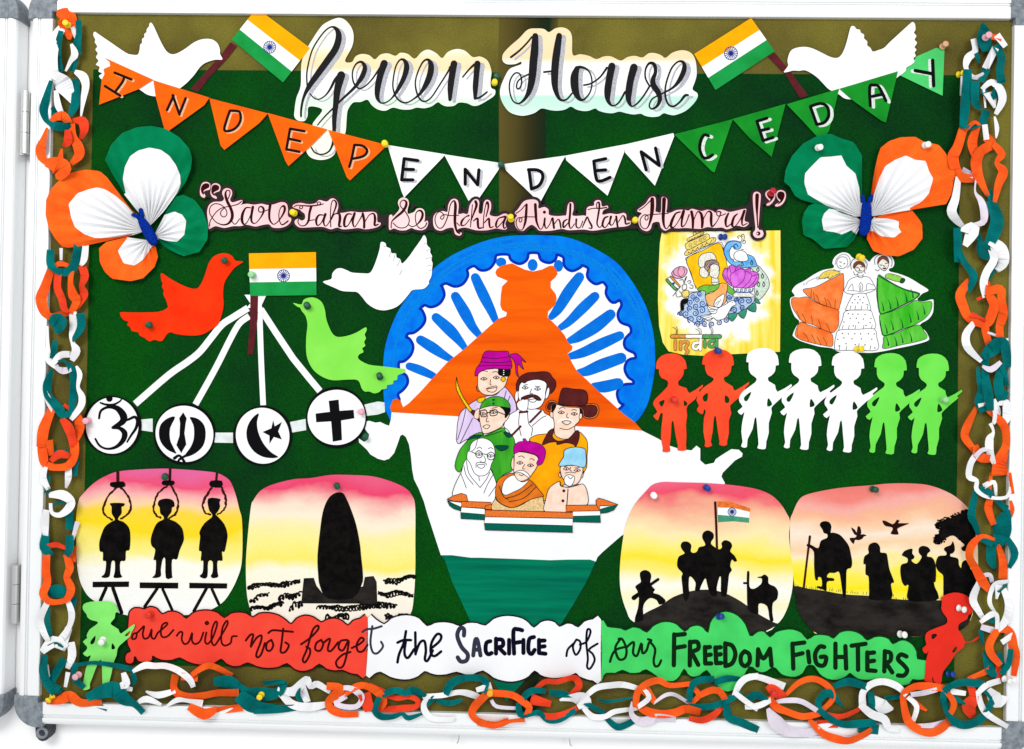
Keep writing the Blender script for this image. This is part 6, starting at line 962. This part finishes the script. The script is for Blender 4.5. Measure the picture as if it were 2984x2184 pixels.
chain('paper chain of loops draped along the lower frame rail', W(1500, 2090, .015), [
 ('O', ["t 605,975,36 598,1080,50 662,1142,36", "t 640,972,26 760,958,26 950,985,36 1055,1012,36", "t 715,1232,56 900,1172,110 1000,1250,86 1080,1290,46 1135,1345,46", "t 785,1298,46 845,1328,26", "w 1078,1022,26 1160,980,46 1240,984,42 1330,984,42 1430,1020,46 1520,1090,46 1542,1135,36", "w 995,1058,36 1012,1120,56 978,1150,46 1045,1168,30", "t 1065,1055,36 1075,1110,36 998,1142,20", "w 1178,1190,14 1270,1218,46 1385,1188,36", "w 1118,1272,26 1180,1250,46 1285,1292,20", "w 1345,1302,16 1420,1258,36 1500,1262,26 1605,1282,56", "o 1555,1045,36 1640,990,42 1720,990,42 1845,1052,36", "o 1405,1075,56 1393,1150,46 1430,1210,56 1520,1235,56 1640,1220,46 1750,1200,46 1895,1200,56", "o 1475,1070,56 1565,1082,46", "o 1535,1318,56 1640,1370,76 1725,1330,36", "o 1755,1342,56 1925,1320,56", "t 1735,1110,56 1830,1110,86 1905,1142,56", "t 1930,1230,96 2010,1290,106 2100,1320,76 2210,1320,56"]),
 ('P', ["t 5,1148,36 60,1190,56 150,1210,96 300,1200,66 342,1128,56", "t 130,1330,76 300,1330,56 425,1320,46", "t 205,1122,36 335,1110,36", "w 315,1170,26 420,1190,66 500,1120,56 540,1092,46 562,1150,36 620,1130,46 705,1182,36", "w 345,1218,56 400,1280,56 480,1310,56 590,1310,56 705,1288,36", "w 500,1175,66 532,1255,50", "t 465,1178,36 465,1230,36 492,1268,20", "o 715,1148,56 800,1160,56 760,1230,76 708,1270,46 730,1330,56 820,1370,46 925,1370,46", "o 845,1202,46 930,1150,46 1010,1145,46 1110,1200,56 1152,1280,46 1108,1342,36", "l 775,1170,26 870,1160,36 960,1210,46 972,1260,36 930,1310,36 830,1310,36 768,1280,36 835,1238,36", "r 1000,1225,96 1032,1325,76", "r 1055,1150,46 1155,1192,36", "t 1155,1212,46 1240,1180,46 1330,1200,46 1390,1180,56 1465,1222,46", "t 1112,1255,36 1080,1330,46 1130,1390,46 1230,1390,36 1300,1368,26 1350,1402,36 1455,1368,18", "r 1185,1222,36 1260,1242,36 1350,1230,36 1422,1260,36 1410,1310,36 1320,1322,46 1230,1330,46 1105,1332,36", "w 1505,1238,26 1473,1290,36 1490,1360,46 1560,1410,36 1705,1412,36", "w 1485,1227,36 1620,1220,36 1750,1195,36 1850,1210,46 1945,1252,36", "t 1505,1275,56 1545,1248,36", "t 1655,1195,56 1700,1120,56 1800,1082,46 1900,1080,46 1972,1112,46 1948,1185,46", "t 1595,1268,36 1690,1282,36 1765,1258,26", "o 1955,1235,56 1888,1300,56 1858,1370,46 1920,1430,46 2040,1460,46 2135,1428,46", "w 1915,1172,36 1995,1148,56", "l 2025,1268,26 2060,1310,26 2195,1322,26"]),
 ('Q', ["o 5,1272,36 60,1210,46 150,1205,46 260,1220,46 340,1270,46 392,1320,46 368,1375,36", "o 0,1440,46 120,1458,46 220,1430,26 335,1418,36", "t 318,1295,36 360,1220,46 430,1180,46 505,1186,36", "t 308,1298,36 320,1370,46 400,1370,36 470,1358,36 540,1420,36 640,1410,46 745,1348,36", "r 425,1255,86 545,1285,46", "r 475,1368,26 560,1390,46 660,1370,36 755,1328,36", "r 455,1162,36 520,1110,36 620,1110,36 720,1080,36 770,1090,46 790,1150,46 735,1205,36", "w 645,1256,16 740,1240,56 820,1260,106 832,1305,90", "t 575,1200,46 660,1210,46 725,1222,24", "w 865,1212,36 930,1160,42 1040,1140,42 1150,1135,42 1255,1162,36", "w 845,1338,36 900,1390,42 1000,1390,36 1080,1350,36 1245,1328,26", "t 855,1288,36 930,1330,36 995,1357,26", "t 945,1248,14 1020,1270,22 1215,1238,14", "t 1025,1415,36 1090,1470,46 1160,1460,46 1235,1418,46", "o 1248,1295,46 1260,1200,46 1330,1130,46 1430,1100,46 1520,1140,36 1665,1128,36", "o 1255,1278,46 1320,1340,56 1440,1370,56 1560,1360,56 1650,1330,56 1745,1352,56", "o 1315,1168,86 1395,1265,40", "w 1315,1178,26 1352,1240,36 1275,1302,36", "l 1395,1282,16 1480,1220,26 1560,1215,26 1655,1272,26", "l 1222,1285,26 1213,1370,36 1290,1430,56 1420,1400,56 1545,1412,46", "t 1678,1255,46 1690,1160,46 1750,1100,46 1855,1090,46", "o 1705,1158,36 1752,1220,36 1685,1282,36", "o 1775,1212,46 1850,1180,46 1920,1190,46 1952,1235,46", "r 1695,1408,36 1780,1420,46 1870,1380,46 1922,1328,36", "t 1695,1310,46 1850,1310,46 1980,1260,46 2075,1208,46", "t 1978,1285,46 1990,1390,56 2100,1440,56 2210,1490,56", "t 1895,1112,46 1980,1085,46 2085,1090,26", "w 2045,1205,36 2080,1130,46 2140,1080,46 2210,1068,46", "w 2055,1208,36 2120,1260,36 2210,1322,36"]),
 ('R', ["w 15,1070,42 100,1080,42 262,1142,56", "w -15,1312,36 80,1300,42 165,1258,36", "t 5,1242,56 60,1215,56 125,1252,36", "r 165,1150,56 220,1200,76 275,1222,36", "o 168,1245,46 210,1310,56 300,1350,46 430,1390,46 545,1368,46", "l 215,1272,26 310,1260,36 420,1270,36 525,1332,36", "o 305,1205,26 380,1130,36 470,1090,42 560,1100,42 650,1170,42 662,1260,36 575,1342,36", "l 155,1338,26 210,1430,96 300,1500,76 420,1520,56 545,1508,56", "r 560,1450,60 690,1450,56", "t 558,1335,46 558,1260,46 640,1200,56 745,1305,16", "t 555,1328,46 640,1400,46 740,1450,46 860,1450,56 995,1438,56", "r 615,1370,36 740,1390,36 885,1328,26", "o 495,1430,36 580,1520,46 700,1570,56 820,1580,46 965,1508,46", "t 695,1142,36 800,1110,56 935,1152,46", "t 895,1478,76 1015,1492,76", "w 910,1295,56 910,1200,46 980,1130,46 1080,1110,46 1190,1150,46 1245,1205,36", "w 905,1308,46 980,1370,56 1080,1410,56 1120,1480,46 1185,1492,36", "w 1010,1250,36 1070,1310,96 1145,1326,16", "t 975,1215,46 982,1300,46 968,1375,26", "t 1105,1242,36 1205,1230,36", "o 1240,1295,46 1240,1210,46 1330,1150,46 1450,1150,56 1555,1162,46", "o 1238,1285,46 1270,1420,56 1350,1490,56 1460,1520,56 1560,1470,56 1605,1415,36", "o 1335,1288,56 1415,1337,16", "w 1285,1248,36 1342,1310,36 1318,1405,36", "l 1315,1212,36 1400,1200,36 1485,1178,36", "l 1355,1462,26 1470,1460,36 1565,1428,26", "t 1558,1275,46 1570,1180,46 1680,1120,46 1800,1120,56 1875,1132,46", "t 1568,1275,46 1600,1380,46 1680,1450,56 1780,1450,56 1880,1390,56 1925,1328,36", "t 1635,1238,56 1735,1292,16", "o 1585,1198,36 1642,1290,42 1595,1392,36", "r 1775,1158,46 1800,1230,66 1760,1310,96 1785,1375,50", "w 1635,1190,46 1715,1202,36"])])
chain('paper chain of loops trailing down the board edge beside the green soldiers', W(2880, 2030, .015), [
 ('i', ["t 292,30,20 300,70,60 302,130,86 312,195,50", "o 342,108,36 405,122,36", "w 400,115,46 438,165,36", "w 230,145,36 240,210,36 190,260,46 178,330,26 230,392,26 285,378,36", "t 388,185,46 420,250,46 410,340,46 420,415,56", "w 372,205,46 318,315,46", "t 312,345,56 288,405,36", "t 248,228,36 266,285,16", "t 187,355,56 180,480,56 170,600,56 158,725,46", "w 150,395,20 145,505,20", "t 240,435,56 240,560,46 272,595,26", "w 298,465,26 350,425,36 410,470,46 427,550,46 388,632,26", "w 300,480,16 310,595,12", "w 350,510,96 372,595,14", "t 300,488,36 355,530,40 382,478,36", "t 312,635,56 288,715,46", "w 308,735,36 316,802,36", "w 375,668,12 390,740,26 384,805,10", "o 183,745,26 235,700,22 268,722,16", "t 205,735,30 255,725,26",
  "o 152,765,56 120,870,56 88,940,66 110,1030,56 150,1080,56 232,1086,46", "o 252,745,36 220,840,56 242,925,46", "o 325,815,56 352,850,56 280,900,56 248,970,66 260,1060,56 300,1150,36 322,1195,26", "o 378,865,36 422,920,46 388,980,26 432,1040,56 400,1130,46 378,1235,26", "l 165,1040,50 212,1062,36", "w 122,1095,36 105,1220,46 78,1310,56 110,1370,46 152,1412,26", "l 246,1095,12 240,1180,12 280,1240,36 302,1320,46 290,1390,36 215,1406,18", "w 150,1440,18 222,1438,84 178,1535,36", "t 338,1185,46 352,1235,36", "t 348,1255,56 390,1360,76 370,1460,76 328,1555,56", "t 120,1445,56 120,1560,46 120,1645,46", "t 268,1485,26 292,1605,56"]),
 ('j', ["t 118,60,46 170,160,36 230,250,46 198,335,36", "t 275,15,36 290,90,56 335,112,36", "w 358,15,56 420,60,66 432,150,66 398,195,36", "w 348,55,46 370,130,46 320,220,46 298,300,46 312,375,46", "t 382,165,46 338,245,36", "o 192,295,46 138,370,56 160,460,56 200,540,46 285,582,36", "r 262,405,20 305,388,20", "o 328,295,20 340,380,46 370,450,56 340,550,56 308,600,46 332,705,46", "o 345,352,46 410,340,56 422,420,46 432,510,56 408,600,46 416,675,46", "r 225,518,36 295,552,26", "w 222,585,36 178,650,46 190,740,46 272,824,26", "l 335,638,16 385,657,16", "t 305,795,46 370,740,86 430,700,56 452,770,56 462,855,46", "t 310,795,46 310,935,46", "l 298,870,16 350,890,36 405,848,26", "w 460,685,16 461,765,12", "t 258,880,16 270,960,36 290,1040,56 268,1110,56 292,1165,46", "t 308,955,56 330,1060,56 342,1155,46", "t 422,865,36 400,980,56 420,1080,56 445,1050,36", "t 430,880,46 452,985,36", "w 278,1130,36 315,1120,26", "w 368,1115,36 390,1190,46 368,1255,20", "w 398,1130,16 450,1120,46 462,1200,56 438,1265,26", "o 242,1165,26 190,1270,46 168,1350,46 220,1430,36 252,1485,26", "o 335,1178,26 410,1240,46 450,1310,46 450,1420,46 398,1505,56", "w 350,1275,26 366,1320,16 340,1370,46 340,1450,46 366,1525,26", "o 248,1428,36 270,1490,56 335,1502,46", "l 228,1512,36 280,1450,26 325,1440,26"]),
 ('k', ["w 240,70,36 210,120,36 198,210,36 250,240,26 250,300,26 320,350,20 450,355,20 482,298,26", "o 440,55,46 410,120,76 410,185,110", "o 350,195,20 340,285,26", "o 480,195,20 496,315,26", "w 315,272,36 370,250,26 382,335,16", "t 258,300,36 330,310,36 352,352,20", "o 346,368,36 330,430,46 362,525,36", "o 485,388,20 496,440,26 479,495,16", "t 242,325,36 214,470,46 240,540,36 262,605,26", "t 462,455,36 430,540,106 420,620,96 398,685,36", "t 378,368,26 442,422,46", "t 288,638,46 345,672,36", "t 350,685,56 350,780,56 372,835,20", "t 470,655,36 512,740,46 478,825,26", "o 362,642,20 290,620,26 220,680,46 200,760,46 240,840,46 290,930,56 332,985,36", "o 400,695,26 430,790,46 430,895,56", "l 296,892,26 340,888,26 352,925,26", "w 262,955,36 225,1050,46 260,1130,36 302,1195,26", "w 468,930,16 390,950,36 350,1000,26 340,1080,26 372,1135,16", "w 400,975,50 388,1045,14", "t 376,988,26 400,1010,20 452,958,16", "w 438,995,36 472,1090,46 450,1200,46 395,1262,36", "w 288,1205,26 350,1160,36 390,1170,26 390,1245,26", "t 315,1188,32 365,1202,32", "l 298,1250,36 375,1272,46", "o 382,1285,46 340,1360,46 350,1430,46 402,1495,36", "o 386,1272,26 450,1260,46 490,1300,46 502,1380,56 522,1450,46 508,1565,36", "w 438,1342,36 502,1298,36", "t 318,1435,46 340,1530,56 372,1575,36", "t 408,1438,36 432,1515,26", "t 482,1415,36 470,1500,36 428,1555,36", "r 395,1495,26 402,1585,36", "t 280,1285,36 292,1355,16", "o 215,1602,16 325,1538,36"]),
 ('R', ["w 1835,1202,36 1900,1140,42 1995,1108,42", "w 1838,1205,36 1860,1300,42 1920,1380,42 2055,1462,36", "w 1930,1188,46 1990,1260,106 2065,1238,16", "t 1885,1178,36 1952,1250,46 1895,1335,36", "o 1775,1082,36 1905,1028,46"])])

# ------------------------------------------------------------------ push pins
def pin_mat(name, rgb):
    m, nt, b = nodes_of('pin_' + name); b.inputs['Base Color'].default_value = alb(rgb); b.inputs['Roughness'].default_value = .28
    n_ = add(nt, 'ShaderNodeTexNoise', i_Scale=300.0); r_ = add(nt, 'ShaderNodeMapRange'); r_.inputs[3].default_value = .35; r_.inputs[4].default_value = .5
    nt.links.new(n_.outputs['Fac'], r_.inputs[0]); nt.links.new(r_.outputs[0], b.inputs['Roughness'])
    b.inputs['Specular IOR Level'].default_value = .3; return m
PC = {k: pin_mat(k, v) for k, v in {'yellow': (255, 222, 24), 'green': (14, 84, 58), 'white': (250, 250, 246), 'blue': (14, 60, 150), 'red': (190, 26, 44), 'pink': (240, 176, 190), 'tan': (226, 170, 130), 'lime': (150, 216, 150), 'scarlet': (226, 44, 28), 'orange': (255, 176, 40)}.items()}
PROF = [(0, 0), (.0050, 0), (.0060, .0006), (.0060, .0016), (.0046, .0026), (.0034, .0040), (.0032, .0075), (.0040, .0095), (.0052, .0104), (.0057, .0114), (.0056, .0126), (.0046, .0134), (.0025, .0138), (0, .0139)]
pin_mesh = {}
def pin(color, tile, x, y, d, label, tilt=(0, 0)):
    if color not in pin_mesh:
        sg = 20; verts = []; faces = []
        for r, h in PROF:
            for k in range(sg):
                a = 2*math.pi*k/sg; verts.append((r*math.cos(a), -h, r*math.sin(a)))
        for i in range(len(PROF)-1):
            for k in range(sg): faces.append((i*sg+k, i*sg+(k+1) % sg, (i+1)*sg+(k+1) % sg, (i+1)*sg+k))
        me = bpy.data.meshes.new('push_pin_' + color); me.from_pydata(verts, [], faces); me.update()
        bm = bmesh.new(); bm.from_mesh(me); bmesh.ops.remove_doubles(bm, verts=bm.verts, dist=1e-6); bmesh.ops.recalc_face_normals(bm, faces=bm.faces); bm.to_mesh(me); bm.free()
        for p in me.polygons: p.use_smooth = True
        me.materials.append(PC[color]); pin_mesh[color] = me
    o = bpy.data.objects.new('push_pin', pin_mesh[color]); COL.objects.link(o)
    px, py = T(tile, f"{x},{y}")[0]
    o.location = W(px, py, d*.001); o.rotation_euler = (tilt[1]*.5 + random.uniform(-.1, .1), 0, tilt[0]*.5 + random.uniform(-.1, .1))
    s = random.uniform(1.2, 1.34); o.scale = (s, s, s)
    return tag(o, label, 'push pin', 'push pins on the display')
for a in (('yellow', 'A', 548, 205, 21, 'yellow push pin through the orange top of the chain'), ('yellow', 'B', 888, 1162, 8, 'yellow push pin where orange pennants meet white ones'), ('green', 'B', 1820, 1330, 8, 'dark green push pin at the lowest point of the bunting'),
  ('green', 'B', 1787, 625, 2, 'dark green push pin just above a yellow one between the title words'), ('yellow', 'B', 1765, 668, 4, 'yellow push pin between the words Green and House', (.2, .3)), ('tan', 'D', 1545, 378, 5, 'tan push pin at the tip of the pennant lettered Y', (.2, -.3)),
  ('yellow', 'D', 1675, 602, 2, 'yellow push pin in the olive cloth beside the last pennant', (.5, .2)), ('pink', 'D', 1890, 305, 22, 'pink push pin holding the teal top of a chain'), ('white', 'D', 547, 1188, 21, 'white push pin on a green butterfly wing', (.1, .3)), ('white', 'D', 1405, 1168, 21, 'white push pin on an orange butterfly wing', (.3, .1)),
  ('yellow', 'a', 1122, 460, 9, 'yellow push pin between the words Sare and Jahan'), ('yellow', 'b', 1465, 455, 9, 'yellow push pin between the words Achha and Hindustan', (0, -.5)), ('yellow', 'c', 565, 463, 9, 'yellow push pin between the words Hindustan and Hamra'), ('red', 'c', 2055, 172, 9, 'dark red push pin on the closing quotation mark', (.1, -.4)),
  ('green', 'E', 1802, 1128, 5, 'green push pin as the eye of the red dove', (.5, 0)), ('green', 'J', 1200, 132, 5, 'green push pin in the tail of the red dove', (.7, 0)), ('lime', 'F', 655, 835, 6, 'pale green push pin on the white band of the level flag'), ('green', 'F', 1092, 1085, 5.5, 'green push pin as the eye of the lime dove', (.3, -.5)), ('green', 'K', 1398, 552, 5.5, 'green push pin in the tail of the lime dove', (.3, -.5)),
  ('blue', 'H', 1100, 527, 4, 'blue push pin at the top of the yellow poster', (.9, .2)), ('blue', 'H', 1072, 1437, 6, 'blue push pin on a red soldier helmet', (.4, .3)), ('yellow', 'I', 876, 1098, 5, 'yellow push pin over the middle dancer head', (.3, .5)), ('yellow', 'N', 858, 326, 5, 'yellow push pin at the hem of the dotted dress', (.7, 0)),
  ('scarlet', 'M', 588, 592, 6, 'red push pin on the chest of a red soldier'), ('lime', 'N', 1555, 732, 6, 'green push pin on the chest of the last green soldier'), ('green', 'K', 1283, 1022, 3, 'dark green push pin in the notch of the map beside the cross disc', (.2, .4)), ('green', 'S', 775, 133, 5.5, 'green push pin at the top of the gallows painting', (.6, 0)), ('green', 'K', 1050, 1418, 5.5, 'green push pin above the memorial stone', (.6, .3)),
  ('white', 'U', 410, 308, 5.5, 'white push pin on the pink sky of the flag-raising painting'), ('blue', 'U', 915, 232, 5.5, 'blue push pin at the top of the flag-raising painting', (.3, .2)), ('green', 'V', 867, 150, 5.5, 'green push pin at the top of the marching painting', (.3, 0)), ('blue', 'Q', 1910, 587, 9, 'blue push pin on the tall green bump of the banner', (.5, -.5)), ('white', 'R', 1205, 728, 7, 'white push pin on the dark ground of the marching painting', (.7, -.3)),
  ('white', 'R', 1675, 518, 12, 'white push pin on the head of the leaning red soldier', (.8, 0)), ('blue', 'R', 1590, 1045, 3, 'blue push pin by the feet of the leaning red soldier', (.8, -.3)), ('white', 'R', 2040, 1085, 20, 'white push pin holding the red end of a chain', (.6, 0)), ('white', 'R', 2085, 1092, 20, 'white push pin beside its twin on the frame at the chain end', (.6, -.3)), ('yellow', 'O', 425, 1222, 18, 'yellow push pin at the bottom of the hinge-side chain', (-.4, .8)),
  ('pink', 'O', 635, 1052, 17, 'pink push pin on a teal strip by the green soldier foot'), ('yellow', 'O', 2100, 1212, 20, 'yellow push pin in the teal strips of the lower chain'), ('white', 'O', 828, 770, 12.5, 'white push pin on the chest of the pale green soldier', (.5, .3)), ('orange', 'P', 2005, 1190, 18, 'orange push pin beside the tip of the map below the banner'), ('pink', 'J', 712, 900, 6, 'pink push pin on the om disc'), ('pink', 'K', 1252, 828, 6, 'pink push pin on the edge of the cross disc'), ('scarlet', 'R', 182, 1190, 20, 'red push pin on a red strip under the banner'), ('scarlet', 'O', 1212, 568, 9, 'red push pin on the red start of the banner')):
    pin(*a)
